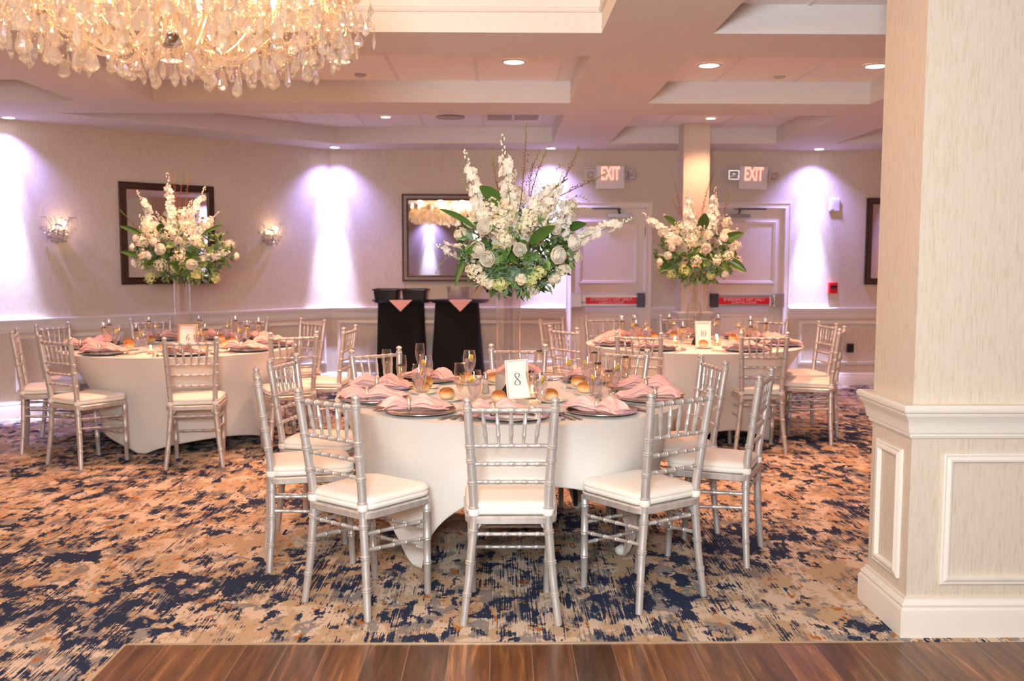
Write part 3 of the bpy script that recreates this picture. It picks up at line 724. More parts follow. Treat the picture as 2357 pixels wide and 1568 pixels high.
# ------------------------------------------------------------------ tableware prototypes
def make_charger():
    mb = MB(); mb.lathe([(.01,0),(.100,0),(.106,.004),(.160,.012),(.1645,.0145),(.1640,.0165),(.159,.0155),(.112,.0085),(.104,.0045),(.01,.0040)], 48); return mb.build('charger_plate', 'charger_silver', smooth=35)
def make_napkin(seed, fan):
    """napkin gathered through a pearl ring: x is its length"""
    rr = random.Random(seed); ph = [rr.uniform(0, 6.28) for _ in range(6)]; rings = []
    NL, NA = 30, 40
    for i in range(NL+1):
        u = -1 + 2*i/NL; x = u*.185; au = abs(u+.18)
        wide = .021 + (.050 if u < -.18 else fan)*(min(1, au/.75))**.75; high = .017 + .016*math.exp(-((au-.40)/.26)**2) - .006*max(0, au-.6)
        if abs(u) > .93: high *= .55; wide *= .93
        ring = []
        for j in range(NA):
            a = 2*PI*j/NA; k = 1 + .13*math.sin(5*a+ph[0]+u*2)*min(1,au*2) + .09*math.sin(9*a+ph[1]-u*3) + .05*math.sin(14*a+ph[2])
            y = wide*math.cos(a)*k + .012*math.sin(u*3+ph[3]); z = high*(1+math.sin(a)*k*1.0) + .004
            xx = x + (.02*math.sin(2*a+ph[4])+.014*math.sin(5*a+ph[5])) * (max(0, abs(u)-.6)/.4) * (1 if u > 0 else -1)
            ring.append((xx, y, max(.001, z)))
        rings.append(ring)
    mb = MB(); mb.rings(rings, True); o = mb.build('folded_napkin', 'napkin_pink', smooth=60)
    mb = MB(); M = T(-.034, .002*0, .026) @ Matrix.Rotation(PI/2, 4, 'Y')
    mb.rings([[(q*math.cos(a), q*math.sin(a), z) for a in [2*PI*j/22 for j in range(22)]] for q, z in ((.0285,-.012),(.0325,-.008),(.0345,0),(.0325,.008),(.0285,.012),(.0275,.010),(.0275,-.010))], False, True, M)
    mb.build('napkin_ring', 'ring_pearl', o, smooth=50); return o
def make_fork():
    mb = MB(); Lh = .185
    mb.rings([[(w_*a, y, z+h*b) for a, b in ((-1,-1),(1,-1),(1,1),(-1,1))] for y, w_, z, h in ((-.09,.004,.002,.0015),(-.088,.009,.0025,.0018),(-.06,.0075,.003,.0018),(-.02,.0035,.006,.0018),(.02,.003,.008,.0018),(.035,.007,.006,.0012),(.048,.012,.004,.001),(.056,.012,.003,.001))])
    for k in range(4): x = -.0098 + k*.0065; mb.rings([[(x+w_*a, y, z+.0008*b) for a, b in ((-1,-1),(1,-1),(1,1),(-1,1))] for y, w_, z in ((.054,.0022,.003),(.075,.0018,.0035),(.095,.0009,.007))])
    return mb.build('fork', 'cutlery', smooth=40)
def make_knife():
    mb = MB(); mb.rings([[(w_*a, y, z+h*b) for a, b in ((-1,-1),(1,-1),(1,1),(-1,1))] for y, w_, z, h in ((-.11,.005,.003,.002),(-.108,.009,.004,.003),(-.03,.0065,.0045,.003),(-.005,.0055,.0045,.0028),(0,.009,.003,.001),(.06,.0105,.0025,.0009),(.10,.009,.0022,.0008),(.118,.003,.002,.0006))])
    return mb.build('knife', 'cutlery', smooth=40)
def make_spoon():
    mb = MB(); mb.rings([[(w_*a, y, z+h*b) for a, b in ((-1,-1),(1,-1),(1,1),(-1,1))] for y, w_, z, h in ((-.09,.004,.002,.0015),(-.088,.009,.0025,.0018),(-.06,.0075,.003,.0018),(-.02,.0035,.005,.0018),(.03,.003,.006,.0018),(.045,.006,.004,.001))])
    mb.ell((0,.066,.0055), .020, .030, .0045, 12, 6); return mb.build('spoon', 'cutlery', smooth=40)
def make_goblet(lem):
    mb = MB(); mb.lathe([(.006,0),(.034,0),(.035,.0015),(.030,.004),(.012,.007),(.0065,.012),(.0055,.024),(.008,.034),(.0105,.038)], 20)
    B = [(.0105,.038),(.017,.048),(.027,.066),(.0345,.085),(.0385,.103),(.0388,.118),(.0365,.136),(.0325,.158),(.0318,.163)]
    mb.lathe([(r*1.0, z) for r, z in B], 24, None, False); mb.rings([[(q*math.cos(a), q*math.sin(a), z) for a in [2*PI*j/24 for j in range(24)]] for q, z in ((.0318,.163),(.0326,.1642),(.0310,.1642))], False, True)
    o = mb.build('water_goblet', 'thin_glass', smooth=50)
    w = MB(); w.lathe([(.003,.041),(.0155,.049),(.0255,.067),(.0328,.086),(.0367,.103),(.0370,.116),(.0369,.118),(.003,.118)], 24); w.build('water', 'water', o, smooth=50)
    if lem:
        l = MB(); l.seg((0,-.002,0),(0,.002,0),[(0,.0165),(1,.0165)],20); q = l.build('lemon_slice', 'lemon', o); q.location = (lem*.012, -.010, .128); q.rotation_euler = (.3, .3*lem, .9*lem)
    rr = random.Random(3)
    for k in range(3):
        i = MB(); s_ = .009; i.box(-s_,s_,-s_,s_,-s_,s_); q = i.build('ice_cube', 'ice', o); q.location = (rr.uniform(-.015,.015), rr.uniform(-.015,.015), .108+k*.004); q.rotation_euler = (rr.random(),rr.random(),rr.random())
    return o
def make_flute():
    mb = MB(); mb.lathe([(.006,0),(.029,0),(.030,.0015),(.024,.004),(.008,.008),(.0038,.016),(.0034,.060),(.0045,.078),(.007,.084)], 18)
    mb.lathe([(.007,.084),(.013,.097),(.0205,.117),(.0255,.140),(.0270,.158),(.0262,.178),(.0235,.202),(.0232,.205)], 22, None, False)
    mb.rings([[(q*math.cos(a), q*math.sin(a), z) for a in [2*PI*j/22 for j in range(22)]] for q, z in ((.0232,.205),(.0240,.2062),(.0224,.2062))], False, True)
    o = mb.build('champagne_flute', 'thin_glass', smooth=50)
    w = MB(); w.lathe([(.002,.086),(.0115,.097),(.0190,.117),(.0240,.140),(.0255,.158),(.0254,.160),(.002,.160)], 20); w.build('champagne', 'champagne', o, smooth=50)
    for k, (x, y, z) in enumerate(((-.013,-.008,.160),(.004,-.014,.161),(.014,-.002,.160),(0,.008,.161))):
        b = MB(); b.ell((x,y,z), .0062,.0062,.0052, 8, 6); b.build('blueberry', 'blueberry', o, smooth=60)
    return o
def make_bread_plate():
    mb = MB(); mb.lathe([(.01,0),(.048,0),(.052,.003),(.076,.010),(.078,.012),(.076,.013),(.052,.006),(.046,.004),(.01,.004)], 32); return mb.build('bread_plate', 'china', smooth=35)
def make_roll(seed):
    rr = random.Random(seed); mb = MB(); n, m_ = 24, 14; rings = []
    for i in range(m_+1):
        a = -PI/2 + PI*i/m_; r_ = math.cos(a)**.72 if 0 < i < m_ else .03; z = math.sin(a)
        ring = []
        for j in range(n):
            th = 2*PI*j/n; k = 1 + .05*math.sin(2*th+seed) + .03*math.sin(3*th+seed*2)
            zz = (.030 + .030*z) if z > 0 else (.030 + .026*z)
            if z > 0: zz -= .005*math.exp(-(min(abs(math.cos(th)),abs(math.sin(th)))/.16)**2)*math.cos(a)**.3*z
            ring.append((.045*r_*k*math.cos(th), .040*r_*k*math.sin(th), (zz-.003)*1.08))
        rings.append(ring)
    mb.rings(rings); return mb.build('bread_roll', 'bread', smooth=60)
def make_butter():
    mb = MB(); mb.lathe([(.002,0),(.012,0),(.015,.004),(.012,.009),(.004,.011)], 10); return mb.build('butter_pat', 'butter', smooth=50)
chg = make_charger(); naps = [make_napkin(1,.055), make_napkin(2,.075), make_napkin(5,.045)]
frk, knf, spn = make_fork(), make_knife(), make_spoon(); gob = [make_goblet(1), make_goblet(-1)]; flu = make_flute(); bpl = make_bread_plate(); rol = [make_roll(1), make_roll(2)]; but = make_butter()

# measured places on the front table, as (radius, angle) from the table centre: goblet, flute, roll
FRONT = {'front middle seat':((.487,-74),(.43,-77.5),(.30,-100)), 'front left seat':((.454,-113),(.561,-115.5),(.37,-148)), 'near left seat':((.488,-161),(.57,-165.5),(.464,172)),
 'far left seat':((.547,147.5),(.68,166.5),(.53,150)), 'rear left seat':((.62,112),(.74,134),(.50,118)), 'rear middle seat':((.50,83),(.62,74),(.46,100)), 'rear right seat':((.42,42),(.70,46),(.475,36)),
 'far right seat':((.49,30),(.687,22),(.405,4)), 'near right seat':((.552,5),(.45,-9),None), 'front right seat':((.569,-44.9),(.621,-41.5),(.31,-49))}
for tb_ in TABLES:
    c, no = tb_['c'], tb_['no']; tn = ' of ' + TN[no]; rr = random.Random(int(no))
    for si, (ang_, ph, *_r) in enumerate(tb_['seats']):
        a = math.radians(ang_); e = Vector((math.cos(a), math.sin(a))); tg = Vector((-e.y, e.x)); at_ = ' at the ' + ph + tn; back = ph.startswith('rear') or ph.startswith('far')
        def P(r_, v, z=0): q = c + e*r_ + tg*v; return (q.x, q.y, TZ+z)
        def PA(r_, d, z=0): d = math.radians(d); return (c.x+r_*math.cos(d), c.y+r_*math.sin(d), TZ+z)
        cr = .722
        inst(chg, P(cr, 0), 0, 'round silver charger plate' + at_, 'charger plate', 'silver charger plates on ' + TN[no])
        rot = a + PI/2 + rr.uniform(-.3,.3) + (PI if rr.random() < .3 else 0); off = rr.uniform(-.03,.03)
        if no == '8':
            rot = {'front middle seat':.25, 'front left seat':.10, 'near left seat':.05, 'far left seat':-.05, 'near right seat':PI-.05, 'far right seat':PI-.12, 'front right seat':PI-.75, 'rear left seat':2.6}.get(ph, rot); off = {'front middle seat':-.06,'front right seat':-.05,'near right seat':-.02,'front left seat':-.03,'near left seat':.02}.get(ph, 0)
        elif not back: rot = rr.uniform(-.15,.15)
        inst(naps[rr.randrange(3)] if no != '8' else naps[si % 3], P(cr, off, .0155), rot, 'pink napkin gathered in a pearl ring' + at_, 'napkin', 'pink napkins on ' + TN[no], (.84,.92,1))
        if no == '8': (gr, ga), (fr, fa), rl = FRONT[ph]; gp, fp = PA(gr, ga), PA(fr, fa); rp = PA(*rl) if rl else None
        else: gp, fp, rp = P(.49, .12+rr.uniform(-.02,.02)), P(.58+rr.uniform(-.02,.02), .15), P(.40, -.14+rr.uniform(-.02,.02))
        inst(gob[si % 2], gp, rr.uniform(-.5,.5), 'water goblet with lemon' + at_, 'water goblet', 'water goblets on ' + TN[no], (.97,.97,1.09))
        inst(flu, fp, rr.uniform(0,6), 'champagne flute with dark berries' + at_, 'champagne flute', 'champagne flutes on ' + TN[no], (1,1,1.08))
        if rp:
            inst(bpl, rp, 0, 'small ivory bread plate' + at_, 'bread plate', 'bread plates on ' + TN[no])
            inst(rol[si % 2], (rp[0]-.008, rp[1]+.004, TZ+.0045), rr.uniform(0,6), 'golden bread roll on its plate' + at_, 'bread roll', 'bread rolls on ' + TN[no])
            if no == '8': inst(but, (rp[0]+.040, rp[1]-.006, TZ+.0045), 0, 'small butter pat beside the roll' + at_, 'butter', 'butter pats on the front table')
        if no == '8' or not back:
            fr_ = a + PI/2
            inst(frk, P(.715,-.192), fr_+rr.uniform(-.06,.06), 'inner silver fork' + at_, 'fork', 'silver forks on ' + TN[no])
            inst(frk, P(.705,-.222), fr_+rr.uniform(-.06,.06), 'outer silver fork' + at_, 'fork', 'silver forks on ' + TN[no])
            inst(knf, P(.705,.190), fr_+rr.uniform(-.08,.08), 'silver knife' + at_, 'knife', 'silver knives on ' + TN[no])
            if no == '8': inst(spn, P(.69,.224), fr_+rr.uniform(-.06,.06), 'silver spoon' + at_, 'spoon', 'silver spoons on the front table')
# ------------------------------------------------------------------ table centre things
def make_vase(c, no):
    mb = MB(); R = .064; H = .585
    mb.rings([[(q*math.cos(a), q*math.sin(a), z) for a in [2*PI*j/40 for j in range(40)]] for q, z in ((R,.0),(R,H),(R-.004,H),(R-.004,.02))], False)
    mb.lathe([(R-.004,.02),(.002,.02)], 40, None, False); mb.lathe([(R,0),(.002,0)], 40, None, False)
    o = mb.build('cylinder_vase', 'thin_glass', loc=(c.x, c.y, TZ), smooth=40)
    tag(o, 'tall clear glass cylinder vase in the middle of ' + TN[no], 'vase', 'glass cylinder vases'); return TZ + H
def ring_stroke(mb, pts, ws, closed, y0, y1):
    """ribbon of varying width in the XZ plane, given a real thickness"""
    n = len(pts); A = []; B = []
    for i in range(n):
        p = Vector(pts[i]); t = (Vector(pts[(i+1) % n if closed else min(i+1,n-1)]) - Vector(pts[(i-1) if closed else max(i-1,0)])).normalized(); m = Vector((-t.y, t.x))
        A.append(p + m*ws[i]/2); B.append(p - m*ws[i]/2)
    mb.rings([[(A[i].x,y0,A[i].y),(B[i].x,y0,B[i].y),(B[i].x,y1,B[i].y),(A[i].x,y1,A[i].y)] for i in range(n)], not closed, closed)
def numeral(ch, h):
    mb = MB(); y0, y1 = -.0008, 0
    if ch == '8':
        N = 64; pts = []; ws = []
        for i in range(N):
            t = 2*PI*i/N; z = .5*math.sin(t); w_ = .19 if z > 0 else .235; pts.append((w_*math.sin(2*t)*h, z*h))
            ws.append(h*(.030 + .040*abs(math.sin(2*t)) + (.035 if math.cos(t) < 0 else 0)*(1-2*abs(z))))
        ring_stroke(mb, pts, ws, True, y0, y1)
    if ch == '0':
        N = 48; ring_stroke(mb, [(.24*h*math.cos(2*PI*i/N), .5*h*math.sin(2*PI*i/N)) for i in range(N)], [h*(.03+.085*abs(math.cos(2*PI*i/N))**1.5) for i in range(N)], True, y0, y1)
    if ch == '1':
        mb.box(-.045*h,.045*h,y0,y1,-.5*h,.5*h); mb.box(-.14*h,.14*h,y0,y1,-.5*h,-.47*h); mb.box(-.15*h,0,y0,y1,.40*h,.43*h)
    if ch == '6':
        N = 40; ring_stroke(mb, [(.22*h*math.cos(2*PI*i/N), -.22*h+.26*h*math.sin(2*PI*i/N)) for i in range(N)], [h*(.03+.08*abs(math.cos(2*PI*i/N))**1.5) for i in range(N)], True, y0, y1)
        K = 16; pts = []; ws = []
        for i in range(K+1):
            a = math.radians(85 + 105*i/K); pts.append(((.24+.46*math.cos(a))*h, (-.22+.70*math.sin(a))*h)); ws.append(h*(.03+.075*math.sin(PI*i/K)))
        ring_stroke(mb, pts, ws, False, y0, y1)
    return mb
def table_sign(no, x, y, w, h, frame, ink, rz, lean, roll):
    t = empty('table_number_sign', (x, y, TZ+.002), rz, label={'8':'white framed number sign reading eight on the front table', '6':'gold framed number sign reading six', '10':'cream framed number card reading ten on the door-side table'}[no], cat='table sign', group='table number signs')
    M = Matrix.Rotation(roll, 4, 'Y') @ Matrix.Rotation(-lean, 4, 'X')
    mb = MB(); bw = .010 if no == '8' else .013
    mb.sweep([(-w/2,0),(-w/2,h),(w/2,h),(w/2,0)], [(-0,0),(0,.012),(-bw*.4,.014),(-bw,.008),(-bw,0)], (0,0,0), (1,0,0), (0,0,1), (0,-1,0), True)
    mb.v = [M @ v for v in mb.v]; mb.build('sign_frame', frame, t, smooth=30)
    mb = MB(); mb.box(-w/2+bw*.8, w/2-bw*.8, -.004, .002, bw*.8, h-bw*.8, M); card = mb.build('card', 'paper_white', t)
    dh = .060 if no == '8' else .046; cx = 0
    for k, ch in enumerate(no):
        mb = numeral(ch, dh); dx = 0 if len(no) == 1 else (-.013, .011)[k]
        mb.v = [M @ (v + Vector((dx, -.0045, h*.50))) for v in mb.v]; mb.build('numeral', ink, card)
    mb = MB(); mb.poly([(.03,0),(.118,0),(.112,.03),(.055,.105),(.03,.105)], -.002, .002, RZ(PI/2+.75) @ Matrix.Rotation(PI/2, 4, 'X')); mb.build('easel_leg', 'black_plastic', t)
table_sign('8', .095, 4.80, .118, .198, 'frame_white', 'ink_brown', .12, .10, -.06)
table_sign('6', -2.385, 7.30, .145, .205, 'frame_gold', 'ink_green', .05, .10, .02)
table_sign('10', 1.665, 7.78, .125, .20, 'frame_white', 'ink_green', -.05, .14, 0)
def votive(x, y, lit, label):
    mb = MB(); mb.rings([[(q*math.cos(a), q*math.sin(a), z) for a in [2*PI*j/24 for j in range(24)]] for q, z in ((.024,0),(.030,.012),(.033,.065),(.031,.065),(.027,.012))], False); mb.lathe([(.024,0),(.001,.0)], 24, None, False)
    o = mb.build('votive_holder', 'thin_glass', loc=(x,y,TZ), smooth=40); tag(o, label, 'candle holder', 'glass votive candles')
    mb = MB(); mb.lathe([(.002,.004),(.024,.004),(.026,.026),(.002,.027)], 18); cd = mb.build('candle', 'wax', o, smooth=40)
    mb = MB(); mb.ell((0,0,.040), .0042,.0042,.013, 8, 6); mb.build('flame', 'flame', cd, smooth=60)
    point((x, y, TZ+.055), .5, (1,.55,.2), .008)
votive(.165, 4.845, 1, 'lit glass votive candle beside the number sign of the front table')
votive(-2.37, 7.36, 1, 'lit glass votive candle just right of the gold framed sign'); votive(-2.60, 7.12, 1, 'lit glass votive candle just left of the gold framed sign'); votive(-2.12, 7.50, 1, 'lit glass votive candle further right of the gold framed sign')
votive(1.47, 7.98, 1, 'lit glass votive candle left of the number card on the door-side table'); votive(1.80, 7.86, 1, 'lit glass votive candle at the foot of the number card on the door-side table'); votive(1.87, 8.20, 1, 'lit glass votive candle behind and right of the number card, door-side table')
# crackled glass hurricane and shakers on the front table
mb = MB(); rr = random.Random(4)
mb.rings([[(q*math.cos(a)*(1+.02*rr.uniform(-1,1)), q*math.sin(a)*(1+.02*rr.uniform(-1,1)), z) for a in [2*PI*j/26 for j in range(26)]] for q, z in [(.034,0),(.037,.01),(.039,.03),(.039,.05),(.038,.07),(.038,.09),(.037,.105),(.034,.105),(.034,.02)]], False)
o = mb.build('hurricane_glass', 'crackle_glass', loc=(.015, 4.97, TZ)); tag(o, 'crackled pinkish glass candle holder behind the white framed number sign', 'candle holder')
mb = MB(); mb.lathe([(.002,.004),(.028,.004),(.028,.045),(.002,.046)], 16); mb.build('candle', 'wax', o, smooth=40)
def shaker(x, y, label, fill):
    mb = MB(); mb.lathe([(.019,0),(.0195,.008),(.0155,.040),(.013,.070),(.0125,.074)], 8); o = mb.build('shaker', 'crackle_glass' if fill else 'thin_glass', loc=(x,y,TZ)); tag(o, label, 'shaker', 'salt and pepper shakers')
    mb = MB(); mb.lathe([(.0135,.072),(.0138,.082),(.011,.090),(.009,.098),(.0095,.102),(.006,.108),(.001,.110)], 14); mb.build('shaker_cap', 'chrome', o, smooth=40)
    mb = MB(); mb.lathe([(.001,.002),(.0165,.003),(.0125,.045),(.001,.046)], 8); mb.build('salt', fill or 'leaf_dark', o)
shaker(-.075, 5.02, 'glass salt shaker with a silver cap on the front table', 'white_plastic')
shaker(-2.47, 7.93, 'glass salt shaker with a silver cap on the mirror-side table', 'white_plastic')
shaker(1.60, 8.30, 'glass pepper shaker with a silver cap behind the number card, door-side table', 'white_plastic')

# ------------------------------------------------------------------ flower arrangements
def petal(mb, c, d, up, l, w, cup=.25):
    """one petal: 2 quads, folded along its middle"""
    s_ = d.cross(up).normalized(); p1 = c + d*l*.5 + up*l*cup*.4; p2 = c + d*l + up*l*cup
    mb.add([c, p1 + s_*w*.5 + up*w*.12, p2 + s_*w*.30, p2 - s_*w*.30, p1 - s_*w*.5 + up*w*.12, p1], [(0,1,5),(0,5,4),(5,1,2,3),(5,3,4)])
def floret(mb, c, nrm, r, n, rr, cup=.3):
    nrm = nrm.normalized(); u = nrm.orthogonal().normalized(); v = nrm.cross(u); a0 = rr.uniform(0, 6.28)
    for k in range(n):
        a = a0 + 2*PI*k/n + rr.uniform(-.15,.15); petal(mb, c, u*math.cos(a)+v*math.sin(a), nrm, r*rr.uniform(.85,1.1), r*.85, cup)
def rv(rr): 
    while True:
        v = Vector((rr.uniform(-1,1), rr.uniform(-1,1), rr.uniform(-1,1)))
        if .05 < v.length < 1: return v.normalized()
def bez(a, b, bow, n):
    a, b, bow = Vector(a), Vector(b), Vector(bow); return [a.lerp(b, t/n) + bow*(4*(t/n)*(1-t/n)) for t in range(n+1)]
def delphinium(root, a, b, rr, w=.035, bow=(0,0,0)):
    pts = bez(a, b, bow, 14); Ln = (Vector(b)-Vector(a)).length; n = int(Ln/.0078)
    mb = MB(); mb.tube(pts, [.0028-.00014*i for i in range(15)], 5); s = mb.build('delphinium_stem', 'leaf_mid', root, smooth=60)
    mb = MB(); bd = MB(); d = (pts[-1]-pts[-4]).normalized()
    for i in range(n):
        t = (i+rr.random())/n; q = min(13.99, t*14); p = pts[int(q)].lerp(pts[int(q)+1], q-int(q)); o = rv(rr); o = (o - d*o.dot(d)).normalized(); k = (1-t)**.45
        if t < .80: floret(mb, p + o*w*(.30+.55*k)*rr.uniform(.6,1.1), (o*1.0 + d*.35 + rv(rr)*.35), .017+.011*k*rr.uniform(.8,1.2), 5, rr)
        else: c = p + o*w*.22; bd.ell(c, .0062*(1.3-t*.6),.0062*(1.3-t*.6),.0078*(1.3-t*.6), 6, 4)
    bd.ell(pts[-1], .005,.005,.007, 6, 4)
    mb.build('blossoms', 'petal_white', s); bd.build('buds', 'bud_white', s, smooth=60)
def rose(root, c, nrm, r, rr):
    c = Vector(c); nrm = Vector(nrm).normalized(); u = nrm.orthogonal().normalized(); v = nrm.cross(u); mb = MB()
    for ring, (rad, h, n, tilt) in enumerate(((.16,.80,3,.1),(.34,.80,4,.15),(.54,.74,5,.3),(.76,.62,6,.5),(1.0,.40,7,.9))):
        for k in range(n):
            a = 2*PI*(k+ring*.37)/n; a += rr.uniform(-.12,.12); d = u*math.cos(a)+v*math.sin(a); s_ = nrm.cross(d); rows = []; h_ = h*rr.uniform(.85,1.2)
            for i in range(4):
                t = i/3; out = rad*r*(.70+.34*math.sin(t*PI*.78)); hh = (-.25+(h_+.25)*t)*r; wv = r*(.30+.55*rad)*(math.sin(PI*(.18+.62*t)))*rr.uniform(.85,1.15)
                rows.append([c + d*(out+ (.10*r*tilt if i == 3 else 0)) + nrm*(hh - (.05*r*tilt if i==3 else 0)) + s_*wv*x + -d*(abs(x)**2)*wv*.35 for x in (-1,-.5,0,.5,1)])
            vs = [p for row in rows for p in row]; fs = [(i*5+j, i*5+j+1, i*5+j+6, i*5+j+5) for i in range(3) for j in range(4)]; mb.add(vs, fs)
    mb.ell(c - nrm*r*.1, r*.5, r*.5, r*.42, 10, 6); mb.build('rose', 'petal_white', root, smooth=80)
def cluster(root, c, r, rr, mat='petal_cream', n=None):
    mb = MB(); c = Vector(c); n = n or int(48 + r*700)
    for k in range(n):
        o = rv(rr); floret(mb, c + o*r*rr.uniform(.55,1.08), o + rv(rr)*.3, .0095*rr.uniform(.8,1.35), 4, rr, .2)
    for k in range(8): o = rv(rr); mb.ell(c + o*r*1.08, .0035,.0035,.0035, 5, 4)
    mb.build('small_flower_cluster', mat, root)
def broad_leaf(root, a, b, w, rr, mat='leaf_broad', droop=.05, face=(0,-1,0)):
    a, b = Vector(a), Vector(b); d = (b-a).normalized(); s_ = d.cross(Vector(face)); s_ = s_.normalized() if s_.length > .1 else d.orthogonal(); up = s_.cross(d).normalized(); rows = []; n = 8
    for i in range(n+1):
        t = i/n; p = a.lerp(b, t) + Vector((0,0,-1))*droop*t*t*2 + Vector((0,0,1))*droop*t*1.0; ww = w*math.sin(PI*min(1,(t*.93+.04))**.85)**.8*.5
        rows.append([p - s_*ww + up*ww*.35, p - s_*ww*.5 + up*ww*.08, p, p + s_*ww*.5 + up*ww*.08, p + s_*ww + up*ww*.35])
    mb = MB(); mb.add([p for r_ in rows for p in r_], [(i*5+j,i*5+j+1,i*5+j+6,i*5+j+5) for i in range(n) for j in range(4)])
    mb.tube([r_[2]-up*.001 for r_ in rows], .0016, 4); mb.build('broad_leaf', mat, root, smooth=70)
def twig(root, a, b, rr, bow=(0,0,0)):
    pts = bez(a, b, bow, 10); mb = MB(); mb.tube(pts, [.0028-.00016*i for i in range(11)], 5); s = mb.build('berry_twig', 'twig_red', root, smooth=60); bb = MB(); n = int((Vector(b)-Vector(a)).length/.0055); st_ = MB()
    for i in range(n):
        t = .25 + .75*(i+rr.random())/n; q = min(9.99, t*10); p = pts[int(q)].lerp(pts[int(q)+1], q-int(q)); o = rv(rr)*rr.uniform(.006,.024)*(1.15-t*.6); o.z = abs(o.z)
        st_.tube([p, p+o], .0006, 3); r_ = rr.uniform(.0020,.0034); bb.cur = 0 if t < .72 else 1; bb.ell(p+o, r_, r_, r_, 5, 4)
    st_.build('stalks', 'twig_red', s); bb.build('berries', ['berry_brown','berry_green'], s)
def tendril(root, a, b, rr, bow):
    pts = bez(a, b, bow, 8); mb = MB(); mb.tube(pts, .0011, 4)
    for i in range(3, 9): mb.ell(pts[i]+rv(rr)*.007, .004,.004,.004, 5, 4)
    mb.build('tendril', 'berry_green', root)
def greenery(root, c, rad, n, rr, low=-1.0):
    mb = MB()
    for k in range(n):
        o = rv(rr)
        if o.z > .55 and rr.random() < .6: o.z = -o.z
        f = rr.uniform(.62, 1.02); p = Vector((c[0]+o.x*rad[0]*f, c[1]+o.y*rad[1]*f, c[2]+o.z*rad[2]*f)); d = (o + rv(rr)*.9 + Vector((0,0,-.15))).normalized(); up = (o+rv(rr)*.6).normalized(); up = (up - d*up.dot(d)).normalized()
        mb.cur = rr.choices((0,1,2,3), (3,4,2.2,2.6))[0]; l = rr.uniform(.034,.075); s_ = d.cross(up); w = l*rr.uniform(.34,.5)
        p1 = p + d*l*.45; mb.add([p, p1+s_*w*.5+up*w*.15, p+d*l-up*l*.12, p1-s_*w*.5+up*w*.15, p1], [(0,1,4),(0,4,3),(4,1,2),(4,2,3)])
    for k in range(n//9):      # succulent-like rosettes
        o = rv(rr); o.z = -abs(o.z)*.9+.1; p = Vector((c[0]+o.x*rad[0], c[1]+o.y*rad[1], c[2]+o.z*rad[2])); mb.cur = rr.choice((1,2,3))
        floret(mb, p, o, .032, 6, rr, .35); floret(mb, p+o*.006, o, .020, 5, rr, .7)
    o = mb.build('greenery', ['leaf_dark','leaf_mid','leaf_light','leaf_sage'], root); tag(o, kind='stuff')
def bouquet(c, zt, spec, seed, label):
    rr = random.Random(seed); root = empty('flower_arrangement', (c.x, c.y, zt), label=label, cat='flower arrangement', group='tall white flower arrangements'); K = spec['k']; px, py = spec['o']
    R = spec.get('rad', (.29,.27,.235)); cc = spec.get('cc', (.04,0,.175))
    def Lp(x, y, dep=None):
        """photo measurement -> offset from the vase rim in metres, set onto the front of the ball of flowers"""
        X = (x-px)/K; Z = -(y-py)/K
        if dep is None:
            q = 1 - ((X-cc[0])/R[0])**2 - ((Z-cc[2])/R[2])**2; dep = -R[1]*math.sqrt(q) if q > 0 else 0
        return Vector((X, dep, Z))
    mb = MB(); mb.ell((0,0,.04), .062,.062,.05, 14, 8); mb.build('flower_foam', 'foam', root, smooth=60)
    greenery(root, cc, R, spec.get('ng', 950), rr)
    for (x0,y0,x1,y1,w,dy) in spec['del']: a = Lp(x0,y0,-.05); b = Lp(x1,y1,dy); delphinium(root, a, b, rr, w)
    for (x,y,r) in spec['rose']: p = Lp(x,y); rose(root, p + (p-Vector(cc))*.10, (p-Vector(cc))+Vector((0,-.12,0)), r/K, rr)
    for (x,y,r,*m_) in spec['cl']: p = Lp(x,y); cluster(root, p*1.0 + (p-Vector(cc))*.03, r/K, rr, m_[0] if m_ else 'petal_cream')
    for (x0,y0,x1,y1,w,dy) in spec['leaf']: a = Lp(x0,y0); a.y *= .85; b = Lp(x1,y1,a.y+dy); broad_leaf(root, a, b, w/K, rr, droop=.02)
    for (x0,y0,x1,y1) in spec['twig']: twig(root, Lp(x0,y0,-.06), Lp(x1,y1,rr.uniform(-.08,.08)), rr, (rr.uniform(-.02,.02),0,rr.uniform(-.01,.02)))
    for (x0,y0,x1,y1) in spec.get('ten', []): tendril(root, Lp(x0,y0,-.1), Lp(x1,y1,-.12), rr, (0,0,.03))
    # the far half, filled the same way
    for k in range(9):
        a = math.radians(rr.uniform(15,165)); h = rr.uniform(-.75,.8); q = math.sqrt(1-h*h); p = Vector((cc[0]+R[0]*q*math.cos(a), R[1]*q*math.sin(a), cc[2]+R[2]*h))
        if k % 3 == 0: rose(root, p, p-Vector(cc), .036, rr)
        else: cluster(root, p, rr.uniform(.04,.07), rr)
    for k in range(3): a = math.radians((35,90,150)[k]); delphinium(root, (.05*math.cos(a),.05,.2), (.30*math.cos(a)+cc[0],.22*math.sin(a),.50+.1*(k==1)), rr, .03)
    for k in range(3): a = math.radians((20,80,160)[k]); p = Vector((cc[0]+.2*math.cos(a),.2*math.sin(a),.1)); broad_leaf(root, p, p+Vector((.14*math.cos(a),.14*math.sin(a),.03)), .05, rr)
    return root
